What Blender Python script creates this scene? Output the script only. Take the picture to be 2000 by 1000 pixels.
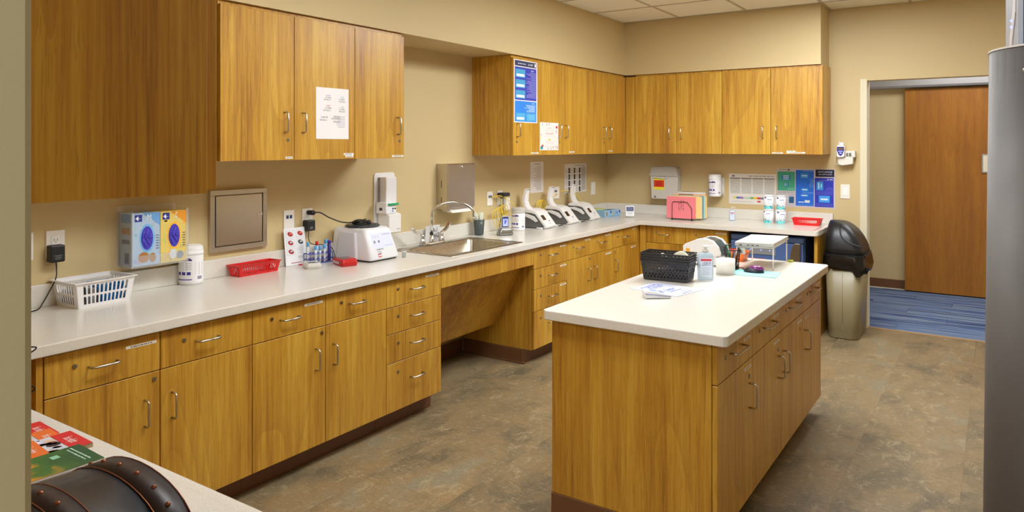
import bpy, bmesh, math, random
from mathutils import Vector, Matrix
random.seed(7)
PI = math.pi
S = bpy.context.scene
COL = S.collection
for o in list(bpy.data.objects): bpy.data.objects.remove(o)

# ------------------------------------------------------------------ camera, world, lights, exposure
cam = bpy.data.cameras.new('camera'); camo = bpy.data.objects.new('camera', cam); COL.objects.link(camo)
cam.sensor_width = 36; cam.lens = 1410/2000*36; cam.shift_y = -0.1075; cam.clip_start = 0.02
camo.location = (3.30, 0, 1.537); camo.rotation_euler = (PI/2, 0, math.radians(33.8585))
S.camera = camo
w = bpy.data.worlds.new('world'); S.world = w; w.use_nodes = True
w.node_tree.nodes['Background'].inputs[0].default_value = (1.0, 0.97, 0.93, 1)
w.node_tree.nodes['Background'].inputs[1].default_value = 0.75
S.view_settings.view_transform = 'Standard'; S.view_settings.look = 'None'
S.view_settings.gamma = 1; S.view_settings.use_curve_mapping = False
S.view_settings.exposure = 0.10
LAMP = 23.0          # brightness of the ceiling light diffusers
LIGHTS = [(1.805, 2.05), (1.805, 4.49), (2.415, 5.10)]
def area(name, loc, sx, sy, power, col=(.97, .98, 1)):
    l = bpy.data.lights.new(name, 'AREA'); l.shape = 'RECTANGLE'; l.size = sx; l.size_y = sy; l.energy = power; l.color = col
    o = bpy.data.objects.new(name, l); o.location = loc; COL.objects.link(o); return o
area('hall_lamp', (3.2, 7.7, 2.66), 1.2, .6, 27)
area('entry_fill', (3.3, -1.2, 2.66), 1.2, .6, 95)  # unseen fill light added behind the camera to brighten the near end

# ------------------------------------------------------------------ materials
def lin(c):
    return tuple((x/255/12.92 if x/255 <= .04045 else ((x/255+.055)/1.055)**2.4) for x in c[:3]) + (1,)
def mat(name, rough=.5, metal=0, base=None, attr=False, **kw):
    m = bpy.data.materials.new(name); m.use_nodes = True
    b = m.node_tree.nodes['Principled BSDF']
    b.inputs['Roughness'].default_value = rough; b.inputs['Metallic'].default_value = metal
    if base: b.inputs['Base Color'].default_value = lin(base)
    if attr:
        a = m.node_tree.nodes.new('ShaderNodeAttribute'); a.attribute_name = 'col'
        m.node_tree.links.new(a.outputs['Color'], b.inputs['Base Color'])
    for k, v in kw.items(): b.inputs[k.replace('_', ' ')].default_value = v
    return m
class N:  # tiny node helper
    def __init__(s, m): s.m = m; s.t = m.node_tree; s.b = s.t.nodes['Principled BSDF']
    def new(s, kind, **kw):
        n = s.t.nodes.new('ShaderNode'+kind)
        for k, v in kw.items():
            if k in n.inputs: n.inputs[k].default_value = v
            else: setattr(n, k, v)
        return n
    def link(s, a, b): s.t.links.new(a, b)
    def ramp(s, fac, stops):
        r = s.t.nodes.new('ShaderNodeValToRGB'); e = r.color_ramp.elements
        while len(e) < len(stops): e.new(.5)
        for el, (p, c) in zip(e, stops): el.position = p; el.color = lin(c)
        s.link(fac, r.inputs[0]); return r.outputs[0]
    def math(s, op, a, b=None):
        n = s.t.nodes.new('ShaderNodeMath'); n.operation = op
        for i, v in enumerate((a, b)):
            if v is None: continue
            if hasattr(v, 'is_linked'): s.link(v, n.inputs[i])
            else: n.inputs[i].default_value = v
        return n.outputs[0]
    def mix(s, fac, a, b, mode='MIX'):
        n = s.t.nodes.new('ShaderNodeMix'); n.data_type = 'RGBA'; n.blend_type = mode
        for i, v in ((0, fac), (6, a), (7, b)):
            if hasattr(v, 'is_linked'): s.link(v, n.inputs[i])
            elif i == 0: n.inputs[0].default_value = v
            else: n.inputs[i].default_value = lin(v)
        return n.outputs[2]
    def bump(s, h, strength, dist=.001):
        n = s.new('Bump', Strength=strength, Distance=dist); s.link(h, n.inputs['Height']); s.link(n.outputs[0], s.b.inputs['Normal'])
def wood(name, dark, mid, light, rough=.38, fine=1.0, coat=.15):
    m = mat(name, rough, Coat_Weight=coat, Coat_Roughness=.3); n = N(m)
    tc = n.new('TexCoord'); oi = n.new('ObjectInfo')
    add = n.new('VectorMath', operation='ADD'); n.link(tc.outputs['Object'], add.inputs[0])
    sc = n.new('VectorMath', operation='SCALE'); cx = n.new('CombineXYZ')
    n.link(oi.outputs['Random'], cx.inputs[0]); n.link(n.math('MULTIPLY', oi.outputs['Random'], 7.3), cx.inputs[1]); n.link(n.math('MULTIPLY', oi.outputs['Random'], 3.1), cx.inputs[2])
    n.link(cx.outputs[0], sc.inputs[0]); sc.inputs['Scale'].default_value = 9.0
    n.link(sc.outputs[0], add.inputs[1])
    def noise(scale, detail, mp, dist=0):
        q = n.new('Mapping'); q.inputs['Scale'].default_value = mp; n.link(add.outputs[0], q.inputs[0])
        z = n.new('TexNoise', Scale=scale, Detail=detail, Distortion=dist); n.link(q.outputs[0], z.inputs[0]); return z.outputs['Fac']
    broad = noise(1.0, 2, (5, 5, .55), .6)
    ring = n.math('FRACT', n.math('MULTIPLY', noise(1.0, 1, (3.2, 3.2, .45), .35), 9.0))
    ring = n.math('MULTIPLY', ring, ring)
    fibre = noise(1.0, 4, (170*fine, 170*fine, 5.0))
    pores = noise(1.0, 2, (330*fine, 330*fine, 14))
    mid_ = noise(1.0, 3, (46*fine, 46*fine, 1.6), .3)
    f = n.math('ADD', n.math('ADD', n.math('MULTIPLY', broad, .38), n.math('MULTIPLY', mid_, .34)), n.math('MULTIPLY', fibre, .28))
    c = n.ramp(f, [(.34, dark), (.48, mid), (.63, light)])
    c = n.mix(n.math('MULTIPLY', ring, .28), c, dark)
    p = n.math('MULTIPLY', n.math('GREATER_THAN', pores, .62), .22)
    c = n.mix(p, c, tuple(int(x*.62) for x in dark))
    n.link(c, n.b.inputs['Base Color']); n.bump(fibre, .06)
    return m
WOOD = wood('oak_laminate', (148, 97, 28), (194, 143, 46), (215, 172, 68))
DOORWOOD = wood('maple_veneer', (140, 84, 12), (158, 98, 16), (172, 112, 24), .6, .5, 0)
EDGE = mat('wood_edge', .45, base=(205, 158, 88))
BROWN = mat('vinyl_base', .45, base=(112, 74, 46))
def painted(name, base, var=.04):
    m = mat(name, .6, base=base); n = N(m)
    tc = n.new('TexCoord'); z = n.new('TexNoise', Scale=260, Detail=2); n.link(tc.outputs['Object'], z.inputs[0]); n.bump(z.outputs['Fac'], .08)
    return m
WALL = painted('tan_wall_paint', (206, 184, 137))
JAMBP = painted('frame_paint', (224, 214, 186))
GREYJ = painted('jamb_paint', (156, 147, 116))
def mkcounter():
    m = mat('white_quartz', .22, Coat_Weight=.2, Coat_Roughness=.15); n = N(m); tc = n.new('TexCoord')
    z = n.new('TexNoise', Scale=420, Detail=2); n.link(tc.outputs['Object'], z.inputs[0])
    z2 = n.new('TexNoise', Scale=9, Detail=4); n.link(tc.outputs['Object'], z2.inputs[0])
    c = n.ramp(z.outputs['Fac'], [(.35, (214, 209, 199)), (.55, (230, 225, 216))])
    c = n.mix(n.math('MULTIPLY', z2.outputs['Fac'], .12), c, (214, 205, 190)); n.link(c, n.b.inputs['Base Color']); return m
COUNTER = mkcounter()
def mkfloor():
    m = mat('stone_vinyl', .5); n = N(m); tc = n.new('TexCoord'); oi = n.new('ObjectInfo')
    geo = n.new('NewGeometry'); cx = n.new('CombineXYZ'); n.link(n.math('MULTIPLY', oi.outputs['Random'], 37), cx.inputs[2])
    add = n.new('VectorMath', operation='ADD'); n.link(geo.outputs['Position'], add.inputs[0]); n.link(cx.outputs[0], add.inputs[1])
    def nz(scale, det, mp=(1, 1, 1), dist=0, rough=.6):
        q = n.new('Mapping'); q.inputs['Scale'].default_value = mp; n.link(add.outputs[0], q.inputs[0])
        z = n.new('TexNoise', Scale=scale, Detail=det, Distortion=dist, Roughness=rough); n.link(q.outputs[0], z.inputs[0]); return z.outputs['Fac']
    a = nz(3.2, 8, (1.3, .75, 1), .6, .62); b = nz(2.2, 5, (1.4, .8, 1), .4); c3 = nz(7, 13, (1.9, 1.0, 1), .5, .84); c4 = nz(42, 9, (.7, 2.2, 1), .3, .85); g = nz(130, 4, (1, 1, 1))
    col = n.ramp(a, [(.34, (92, 82, 62)), (.45, (126, 108, 78)), (.55, (142, 118, 82)), (.66, (134, 124, 100))])
    col = n.mix(n.ramp(b, [(.54, (0, 0, 0)), (.66, (150, 150, 150))]), col, (158, 122, 70))
    col = n.mix(n.ramp(c3, [(.54, (0, 0, 0)), (.60, (200, 200, 200))]), col, (184, 166, 130))
    col = n.mix(n.ramp(c3, [(.33, (170, 170, 170)), (.44, (0, 0, 0))]), col, (92, 78, 58))
    col = n.mix(n.ramp(c4, [(.55, (0, 0, 0)), (.62, (200, 200, 200))]), col, (200, 184, 150))
    col = n.mix(n.ramp(c4, [(.37, (210, 210, 210)), (.44, (0, 0, 0))]), col, (70, 60, 44))
    col = n.mix(n.math('MULTIPLY', g, .4), col, (104, 92, 70))
    n.link(col, n.b.inputs['Base Color']); n.bump(c3, .1); return m
FLOOR = mkfloor()
def mkcarpet():
    m = mat('striped_carpet', .95); n = N(m); geo = n.new('NewGeometry'); oi = n.new('ObjectInfo')
    cx = n.new('CombineXYZ'); n.link(n.math('MULTIPLY', oi.outputs['Random'], 41), cx.inputs[2])
    add = n.new('VectorMath', operation='ADD'); n.link(geo.outputs['Position'], add.inputs[0]); n.link(cx.outputs[0], add.inputs[1])
    def nz(scale, det, mp):
        q = n.new('Mapping'); q.inputs['Scale'].default_value = mp; n.link(add.outputs[0], q.inputs[0])
        z = n.new('TexNoise', Scale=scale, Detail=det); n.link(q.outputs[0], z.inputs[0]); return z.outputs['Fac']
    a = nz(1, 4, (1.1, 34, 1)); g = nz(240, 2, (1, 1, 1))
    c = n.ramp(a, [(.36, (40, 48, 78)), (.45, (66, 92, 146)), (.52, (120, 134, 148)), (.60, (82, 114, 168)), (.66, (136, 146, 150))])
    c = n.mix(n.math('MULTIPLY', g, .25), c, (70, 84, 112)); n.link(c, n.b.inputs['Base Color']); n.bump(g, .5, .004); return m
CARPET = mkcarpet()
def mktile():
    m = mat('ceiling_tile', .9); n = N(m); tc = n.new('NewGeometry'); z = n.new('TexNoise', Scale=160, Detail=3); n.link(tc.outputs['Position'], z.inputs[0])
    c = n.ramp(z.outputs['Fac'], [(.35, (244, 240, 226)), (.6, (253, 250, 240))]); n.link(c, n.b.inputs['Base Color']); n.bump(z.outputs['Fac'], .4, .002); return m
TILE = mktile()
GRID = mat('grid_metal', .5, base=(196, 186, 164))
def brushed(name, base, rough, aniso=(1, 1, 60)):
    m = mat(name, rough, 1, base=base); n = N(m); tc = n.new('TexCoord'); q = n.new('Mapping'); q.inputs['Scale'].default_value = aniso; n.link(tc.outputs['Object'], q.inputs[0])
    z = n.new('TexNoise', Scale=14, Detail=3); n.link(q.outputs[0], z.inputs[0]); n.bump(z.outputs['Fac'], .02, .0004)
    r = n.math('ADD', n.math('MULTIPLY', z.outputs['Fac'], .12), rough-.06); n.link(r, n.b.inputs['Roughness']); return m
STEEL = brushed('brushed_steel', (202, 194, 182), .3)
SINKM = brushed('sink_steel', (178, 172, 160), .28, (60, 1, 1))
NICKEL = mat('satin_nickel', .28, 1, base=(196, 192, 184))
CHROME = mat('chrome', .08, 1, base=(225, 225, 225))
PLASTIC = mat('plastic', .38, attr=True)
PAPER = mat('paper', .7, attr=True)
GLOSS = mat('gloss_plastic', .16, attr=True)
METAL = mat('tinted_metal', .3, 1, attr=True)
RUBBER = mat('black_rubber', .5, base=(24, 24, 26))
def clearm(name, base, rough=.05, alpha=None, trans=1.0):
    m = mat(name, rough, base=base, Transmission_Weight=trans, IOR=1.2); return m
CLEAR = mat('clear_plastic', .08, base=(235, 238, 242), Alpha=.16); BLUEGEL = mat('blue_gel', .1, base=(196, 222, 242), Alpha=.55)
SMOKE = mat('smoked_plastic', .12, base=(84, 96, 98), Alpha=.62); FROST = clearm('frosted_plastic', (232, 228, 222), .5, trans=.45)
def leather():
    m = mat('dark_leather', .36); n = N(m); tc = n.new('TexCoord'); z = n.new('TexNoise', Scale=9, Detail=5, Distortion=.4); n.link(tc.outputs['Object'], z.inputs[0])
    c = n.ramp(z.outputs['Fac'], [(.35, (24, 22, 25)), (.55, (34, 36, 42)), (.72, (48, 46, 50))]); n.link(c, n.b.inputs['Base Color'])
    z2 = n.new('TexNoise', Scale=80, Detail=3); n.link(tc.outputs['Object'], z2.inputs[0]); n.bump(z2.outputs['Fac'], .15); return m
LEATHER = leather(); COPPER = mat('aged_copper', .42, .8, base=(150, 92, 68)); BRONZE = mat('dark_bronze', .45, .3, base=(50, 40, 40))
def emit(name, base, s):
    m = mat(name, .5, base=base); m.node_tree.nodes['Principled BSDF'].inputs['Emission Color'].default_value = lin(base); m.node_tree.nodes['Principled BSDF'].inputs['Emission Strength'].default_value = s; return m
DIFF = emit('lamp_diffuser', (247, 252, 255), LAMP); LED = emit('blue_led', (120, 130, 255), 3); SCREEN = emit('lit_screen', (150, 160, 235), .8)
def mkgreen():
    m = mat('painted_cover', .35); n = N(m); tc = n.new('TexCoord'); z = n.new('TexNoise', Scale=9, Detail=6, Distortion=1.2); n.link(tc.outputs['Object'], z.inputs[0])
    s = n.new('SeparateXYZ'); n.link(tc.outputs['Object'], s.inputs[0])
    f = n.math('ADD', n.math('MULTIPLY', s.outputs[1], 2.6), n.math('MULTIPLY', z.outputs['Fac'], 1.0))
    c = n.ramp(f, [(.05, (210, 180, 60)), (.25, (206, 84, 24)), (.45, (224, 150, 50)), (.58, (60, 110, 50)), (.8, (24, 84, 56))]); n.link(c, n.b.inputs['Base Color']); return m
COVER = mkgreen()

# ------------------------------------------------------------------ mesh builder
_tc = {}
def text_geo(s, size):
    k = (s, size)
    if k in _tc: return _tc[k]
    cu = bpy.data.curves.new('t', 'FONT'); cu.body = s; cu.size = size; cu.resolution_u = 2; cu.align_x = 'CENTER'; cu.align_y = 'CENTER'
    ob = bpy.data.objects.new('t', cu); me = bpy.data.meshes.new_from_object(ob)
    r = ([tuple(v.co) for v in me.vertices], [tuple(p.vertices) for p in me.polygons])
    bpy.data.objects.remove(ob); bpy.data.meshes.remove(me); bpy.data.curves.remove(cu); _tc[k] = r; return r
def frame(kind, face):
    """local (a along the run, d out of the face, z) -> world; L faces +x and runs along y, B faces -y and runs along x"""
    if kind == 'L': return lambda p: (face+p[1], p[0], p[2])
    if kind == 'B': return lambda p: (p[0], face-p[1], p[2])
    return lambda p: p
class MB:
    def __init__(s, fn=None, col=(200, 200, 200)): s.v = []; s.f = []; s.c = []; s.s = []; s.fn = fn; s.col = col
    def add(s, vs, fs, col=None, smooth=False):
        b = len(s.v); s.v += [s.fn(v) if s.fn else tuple(v) for v in vs]
        for i, f in enumerate(fs):
            s.f.append(tuple(b+j for j in f)); c = col or s.col; s.c.append(c[i] if isinstance(c, list) else c); s.s.append(smooth)
        return s
    def _bm(s, bm, col, smooth=False):
        bm.verts.index_update(); s.add([tuple(v.co) for v in bm.verts], [tuple(v.index for v in f.verts) for f in bm.faces], col, smooth); bm.free(); return s
    def box(s, x0, x1, y0, y1, z0, z1, b=0, col=None, seg=1):
        vs = [(x, y, z) for x in (x0, x1) for y in (y0, y1) for z in (z0, z1)]
        fs = [(0, 1, 3, 2), (4, 6, 7, 5), (0, 4, 5, 1), (2, 3, 7, 6), (0, 2, 6, 4), (1, 5, 7, 3)]
        if not b: return s.add(vs, fs, col)
        bm = bmesh.new(); bv = [bm.verts.new(v) for v in vs]
        for f in fs: bm.faces.new([bv[i] for i in f])
        bmesh.ops.bevel(bm, geom=bm.edges[:], offset=b, segments=seg, affect='EDGES', profile=.5)
        return s._bm(bm, col)
    def prism(s, poly, axis, a0, a1, b=0, col=None, smooth=False, seg=2):
        def P(u, v, a): return (a, u, v) if axis == 'x' else ((u, a, v) if axis == 'y' else (u, v, a))
        n = len(poly); vs = [P(u, v, a0) for u, v in poly]+[P(u, v, a1) for u, v in poly]
        fs = [tuple(range(n))[::-1], tuple(range(n, 2*n))]+[(i, (i+1) % n, n+(i+1) % n, n+i) for i in range(n)]
        if not b: return s.add(vs, fs, col, smooth)
        bm = bmesh.new(); bv = [bm.verts.new(v) for v in vs]
        for f in fs: bm.faces.new([bv[i] for i in f])
        bm.faces.ensure_lookup_table(); es = set(bm.faces[0].edges) | set(bm.faces[1].edges)
        bmesh.ops.bevel(bm, geom=list(es), offset=b, segments=seg, affect='EDGES', profile=.5)
        return s._bm(bm, col, smooth)
    def loft(s, rings, col=None, smooth=False, cap=True, closed=True):
        n = len(rings[0]); vs = [p for r in rings for p in r]; fs = []
        for i in range(len(rings)-1):
            for j in range(n if closed else n-1): fs.append((i*n+j, i*n+(j+1) % n, (i+1)*n+(j+1) % n, (i+1)*n+j))
        if cap: fs += [tuple(range(n))[::-1], tuple((len(rings)-1)*n+j for j in range(n))]
        return s.add(vs, fs, col, smooth)
    def lathe(s, prof, c=(0, 0, 0), seg=24, col=None, axis='z', smooth=True):
        rings = []
        for r, h in prof:
            q = []
            for j in range(seg):
                a = 2*PI*j/seg; u, v = r*math.cos(a), r*math.sin(a)
                q.append((c[0]+u, c[1]+v, c[2]+h) if axis == 'z' else ((c[0]+h, c[1]+u, c[2]+v) if axis == 'x' else (c[0]+u, c[1]+h, c[2]+v)))
            rings.append(q)
        if callable(col):
            n = seg; cl = []
            for i in range(len(rings)-1):
                for j in range(n): cl.append(col(i, 360*(j+.5)/n))
            cl += [col(0, 0), col(len(rings)-2, 0)]
            return s.loft(rings, cl, smooth)
        return s.loft(rings, col, smooth)
    def tube(s, pts, r=.003, seg=6, col=None, curve=0):
        pts = [Vector(p) for p in pts]
        if curve:
            q = []; P = [pts[0]]+pts+[pts[-1]]
            for i in range(1, len(P)-2):
                for k in range(curve):
                    t = k/curve; a, b, c, d = P[i-1:i+3]
                    q.append(.5*((2*b)+(c-a)*t+(2*a-5*b+4*c-d)*t*t+(3*b-a-3*c+d)*t**3))
            pts = q+[pts[-1]]
        rings = []; up = Vector((0, 0, 1))
        for i, p in enumerate(pts):
            t = (pts[min(i+1, len(pts)-1)]-pts[max(i-1, 0)]).normalized()
            if i == 0: u = t.orthogonal().normalized()
            u = (u-t*u.dot(t)); u = u.normalized() if u.length > 1e-6 else t.orthogonal().normalized()
            v = t.cross(u); rr = r[i] if isinstance(r, (list, tuple)) else r
            rings.append([tuple(p+u*rr*math.cos(2*PI*j/seg)+v*rr*math.sin(2*PI*j/seg)) for j in range(seg)])
        return s.loft(rings, col, True)
    def quad(s, a, b, c, d, t=0, col=None):
        a, b, c, d = map(Vector, (a, b, c, d))
        if not t: return s.add([tuple(p) for p in (a, b, c, d)], [(0, 1, 2, 3)], col)
        n = (b-a).cross(d-a).normalized()*t
        return s.loft([[tuple(p) for p in (a, b, c, d)], [tuple(p+n) for p in (a, b, c, d)]], col)
    def ball(s, c, r, seg=12, col=None, sx=1, sy=1, sz=1):
        rings = []
        for i in range(1, seg//2):
            a = PI*i/(seg//2); rings.append([(c[0]+r*sx*math.sin(a)*math.cos(2*PI*j/seg), c[1]+r*sy*math.sin(a)*math.sin(2*PI*j/seg), c[2]-r*sz*math.cos(a)) for j in range(seg)])
        return s.loft(rings, col, True)
    def flat(s, fn, x0, x1, y0, y1, col):   # rectangle on a surface given by fn(u, v)
        return s.add([fn(x0, y0), fn(x1, y0), fn(x1, y1), fn(x0, y1)], [(0, 1, 2, 3)], col)
    def text(s, fn, t, size, x, y, col, mirror=True, sq=1.0):
        vs, fs = text_geo(t, size); k = -1 if mirror else 1
        return s.add([fn(x+k*v[0]*sq, y+v[1]) for v in vs], fs, col)
    def rows(s, fn, x0, x1, y0, y1, n, h, col, rnd=.5, align='r'):   # ragged lines of small print
        for i in range(n):
            y = y1-(y1-y0)*(i+.5)/n; L = (x1-x0)*(1-rnd*random.random())
            a, b = (x1-L, x1) if align == 'r' else ((x0+x1-L)/2, (x0+x1+L)/2)
            x = a
            while x < b-.001:
                wd = min(random.uniform(2, 6)*h, b-x); s.flat(fn, x, x+wd, y-h/2, y+h/2, col); x += wd+h*.8
        return s
def link(name, mb, m, parent=None, world=True, normals=True, kind=None, props=None):
    me = bpy.data.meshes.new(name); off = Vector(parent.matrix_world.translation) if (parent and world) else Vector((0, 0, 0))
    if parent and world: off = Vector(WL[parent.name])
    me.from_pydata([tuple(Vector(v)-off) for v in mb.v], [], mb.f); me.update()
    if normals:
        bm = bmesh.new(); bm.from_mesh(me); bmesh.ops.recalc_face_normals(bm, faces=bm.faces[:]); bm.to_mesh(me); bm.free()
    me.materials.append(m)
    me.polygons.foreach_set('use_smooth', mb.s)
    ca = me.color_attributes.new('col', 'FLOAT_COLOR', 'CORNER')
    arr = []
    for p, c in zip(me.polygons, mb.c): arr += list(lin(c))*len(p.vertices)
    ca.data.foreach_set('color', arr)
    o = bpy.data.objects.new(name, me); COL.objects.link(o)
    if parent: o.parent = parent
    WL[o.name] = tuple(off) if parent else (0, 0, 0)
    if kind: o['kind'] = kind
    return o
WL = {}
def thing(name, label, cat, loc=(0, 0, 0), group=None, rz=0):
    o = bpy.data.objects.new(name, None); COL.objects.link(o); o.location = loc; o.rotation_euler = (0, 0, rz); o.empty_display_size = .05
    o['label'] = label; o['category'] = cat; WL[o.name] = tuple(loc)
    if group: o['group'] = group
    return o
def single(name, mb, m, label, cat, loc, group=None):
    """a thing that is one mesh; its origin moved to its base"""
    o = link(name, mb, m); me = o.data
    for v in me.vertices: v.co -= Vector(loc)
    o.location = loc; WL[o.name] = loc; o['label'] = label; o['category'] = cat
    if group: o['group'] = group
    return o
def struct(name, mb, m, label=None):
    o = link(name, mb, m); o['kind'] = 'structure'
    if label: o['label'] = label
    return o
def dup(root, loc, label, rz=None, group=None):
    r = root.copy(); COL.objects.link(r); r.location = loc; r['label'] = label; WL[r.name] = tuple(loc)
    if rz is not None: r.rotation_euler = (0, 0, rz)
    if group: r['group'] = group
    for ch in list(root.children):
        c = ch.copy(); COL.objects.link(c); c.parent = r
        for g in ch.children: d = g.copy(); COL.objects.link(d); d.parent = c
    return r
def rrect(x0, x1, y0, y1, r, n=4):
    P = []
    for cx, cy, a0 in ((x1-r, y0+r, -90), (x1-r, y1-r, 0), (x0+r, y1-r, 90), (x0+r, y0+r, 180)):
        for k in range(n+1):
            a = math.radians(a0+90*k/n); P.append((cx+r*math.cos(a), cy+r*math.sin(a)))
    return P

# ------------------------------------------------------------------ room shell
WX, YB, HC = -.03, 6.70, 2.71       # left wall face, back wall face, ceiling height
struct('wall_left', MB().box(WX-.12, WX, .05, 6.82, 0, 2.9), WALL, 'long tan wall on the left with the counters')
b = MB().box(WX, 2.349, YB, YB+.12, 0, HC).box(2.349, 3.36, YB, YB+.12, 2.086, HC).box(3.36, 5.0, YB, YB+.12, 0, HC)
struct('wall_back', b, WALL, 'tan far wall with the doorway')
struct('wall_near', MB().box(WX, 2.73, .06, .213, 0, HC), WALL, 'tan wall behind the near counter')
struct('wall_right', MB().box(4.6, 4.72, -.6, 6.82, 0, HC), WALL, 'tan wall on the right')
b = MB().box(WX, .35, .213, YB, 2.212, HC).box(.35, 2.10, 6.35, YB, 2.212, HC)
struct('trim_1', b, WALL, 'tan soffit above the wall cabinets')
struct('trim_2', MB().box(2.73, 2.79, .04, .2135, 0, HC, .006, seg=2), GREYJ, 'beige painted frame post at the left edge')
b = MB().box(2.345, 2.400, YB-.014, YB+.135, 0, 2.10, .003).box(3.355, 3.41, YB-.014, YB+.135, 0, 2.10, .003)
struct('trim_3', b, JAMBP, 'off-white painted doorway frame')
# floor and its vinyl planks
fl = struct('floor', MB().box(WX-.1, 4.72, -2.6, YB+.06, -.06, -.0025), mat('floor_bed', .7, base=(100, 86, 64)), 'brown mottled stone-look vinyl floor')
pm = MB().box(0, .4566, 0, .9136, -.0025, 0); proto = None
x = WX; i = 0
while x < 4.6:
    y = -2.6+(.457 if i % 2 else 0)-.457; 
    while y < YB+.05:
        y0, y1, x1 = max(y, -2.6), min(y+.9125, YB+.055), min(x+.4555, 4.7)
        if y1-y0 > .9 and x1-x > .45:
            if proto is None: proto = link('vinyl_plank', pm, FLOOR, fl); proto.location = (x, y, 0)
            else:
                o = proto.copy(); COL.objects.link(o); o.location = (x, y, 0)
        else: link('vinyl_plank', MB().box(x, x1, y0, y1, -.0025, 0), FLOOR, fl)
        y += .914
    x += .457; i += 1
# corridor
cf = struct('floor_corridor', MB().box(.6, 5.6, YB+.06, 8.72, -.06, -.006), mat('carpet_backing', .9, base=(60, 76, 110)), 'blue striped carpet in the corridor')
y = YB+.065; i = 0; cproto = None
while y < 8.70:
    x = .6-(.33*i % 1.0)
    while x < 5.6:
        x0, x1, y1 = max(x, .6), min(x+.998, 5.6), min(y+.249, 8.72)
        if x1-x0 > .01: link('carpet_plank', MB().box(x0, x1, y, y1, -.006, .002), CARPET, cf)
        x += 1.0
    y += .25; i += 1
struct('trim_4', MB().box(2.396, 3.36, YB+.045, YB+.075, -.001, .005, .001), mat('threshold', .5, base=(176, 140, 96)), 'thin tan threshold strip at the carpet edge')
struct('wall_corridor', MB().box(.6, 5.6, 8.72, 8.84, 0, HC), WALL, 'tan corridor wall beyond the doorway')
struct('baseboard_corridor', MB().box(.6, 5.6, 8.708, 8.7205, .012, .105, .002), BROWN, 'brown corridor baseboard')
struct('trim_5', MB().box(.6, 2.49, 8.700, 8.7205, .001, .012), JAMBP, 'white line under the corridor baseboard')
struct('baseboard_back', MB().box(2.141, 2.344, YB-.012, YB+.001, 0, .10, .002), BROWN, 'brown baseboard by the doorway')
struct('baseboard_near', MB().box(WX+.01, WX+.016, 3.26, 4.27, 0, .10), BROWN, 'brown baseboard in the knee space')
# ceiling grid and tiles
ce = struct('ceiling', MB().box(WX-.1, 5.6, -2.6, 8.9, HC+.012, HC+.06), GRID, 'suspended ceiling of pale square tiles')
gx = [-.33+.61*k for k in range(0, 10)]; gy = [-2.22+.61*k for k in range(0, 18)]
b = MB()
for x in gx: b.box(x-.011, x+.011, -2.5, YB, HC-.001, HC+.012)
for y in gy: b.box(-.1, 4.6, y-.011, y+.011, HC-.0012, HC+.012)
link('ceiling_grid', b, GRID, ce)
tp = None; lamps = set()
def lampcell(x, y):
    return any(abs(x+.305-lx) < .31 and abs(y+.305-ly) < .62 for lx, ly in LIGHTS)
for x in gx[:-2]:
    for y in gy[:-1]:
        if lampcell(x, y) or y > 6.6: continue
        if tp is None:
            tp = link('ceiling_panel', MB().box(.012, .598, .012, .598, HC+.002, HC+.012), TILE, ce); tp.location = (x, y, 0)
        else:
            o = tp.copy(); COL.objects.link(o); o.location = (x, y, 0)
for k, (lx, ly) in enumerate(LIGHTS):
    t = thing('ceiling_light', ['recessed ceiling light panel over the left aisle, nearer one', 'recessed ceiling light panel over the left aisle, farther one', 'recessed ceiling light panel near the doorway'][k], 'ceiling light', (lx, ly, HC), 'recessed ceiling lights')
    b = MB()
    for (a0, a1, c0, c1) in ((-.3, -.27, -.6, .6), (.27, .3, -.6, .6), (-.27, .27, -.6, -.57), (-.27, .27, .57, .6)): b.box(lx+a0, lx+a1, ly+c0, ly+c1, HC-.004, HC+.011)
    link('frame', b, mat('lamp_frame', .4, base=(235, 232, 224)), t)
    link('diffuser', MB().box(lx-.27, lx+.27, ly-.57, ly+.57, HC+.001, HC+.006), DIFF, t)
# sliding door beyond the doorway and its header
t = struct('door_1', MB().box(2.495, 3.62, 8.655, 8.697, .012, 2.135, .003), DOORWOOD, 'honey brown sliding door in the corridor')
link('sign_plate', MB().box(3.178, 3.27, 8.645, 8.655, 1.265, 1.455, .003), mat('sign_grey', .4, base=(150, 146, 138)), t)
link('sign_insert', MB().box(3.190, 3.258, 8.643, 8.6455, 1.278, 1.442), mat('sign_white', .5, base=(226, 216, 190)), t)
t = thing('sliding_door_track', 'grey metal header rail above the honey brown sliding door', 'door rail', (2.9, 8.64, 2.14))
link('rail', MB().prism([(8.60, 2.15), (8.59, 2.17), (8.59, 2.27), (8.60, 2.30), (8.72, 2.30), (8.72, 2.15)], 'x', 1.6, 4.9), mat('rail_grey', .4, .6, base=(178, 178, 180)), t)

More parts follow.
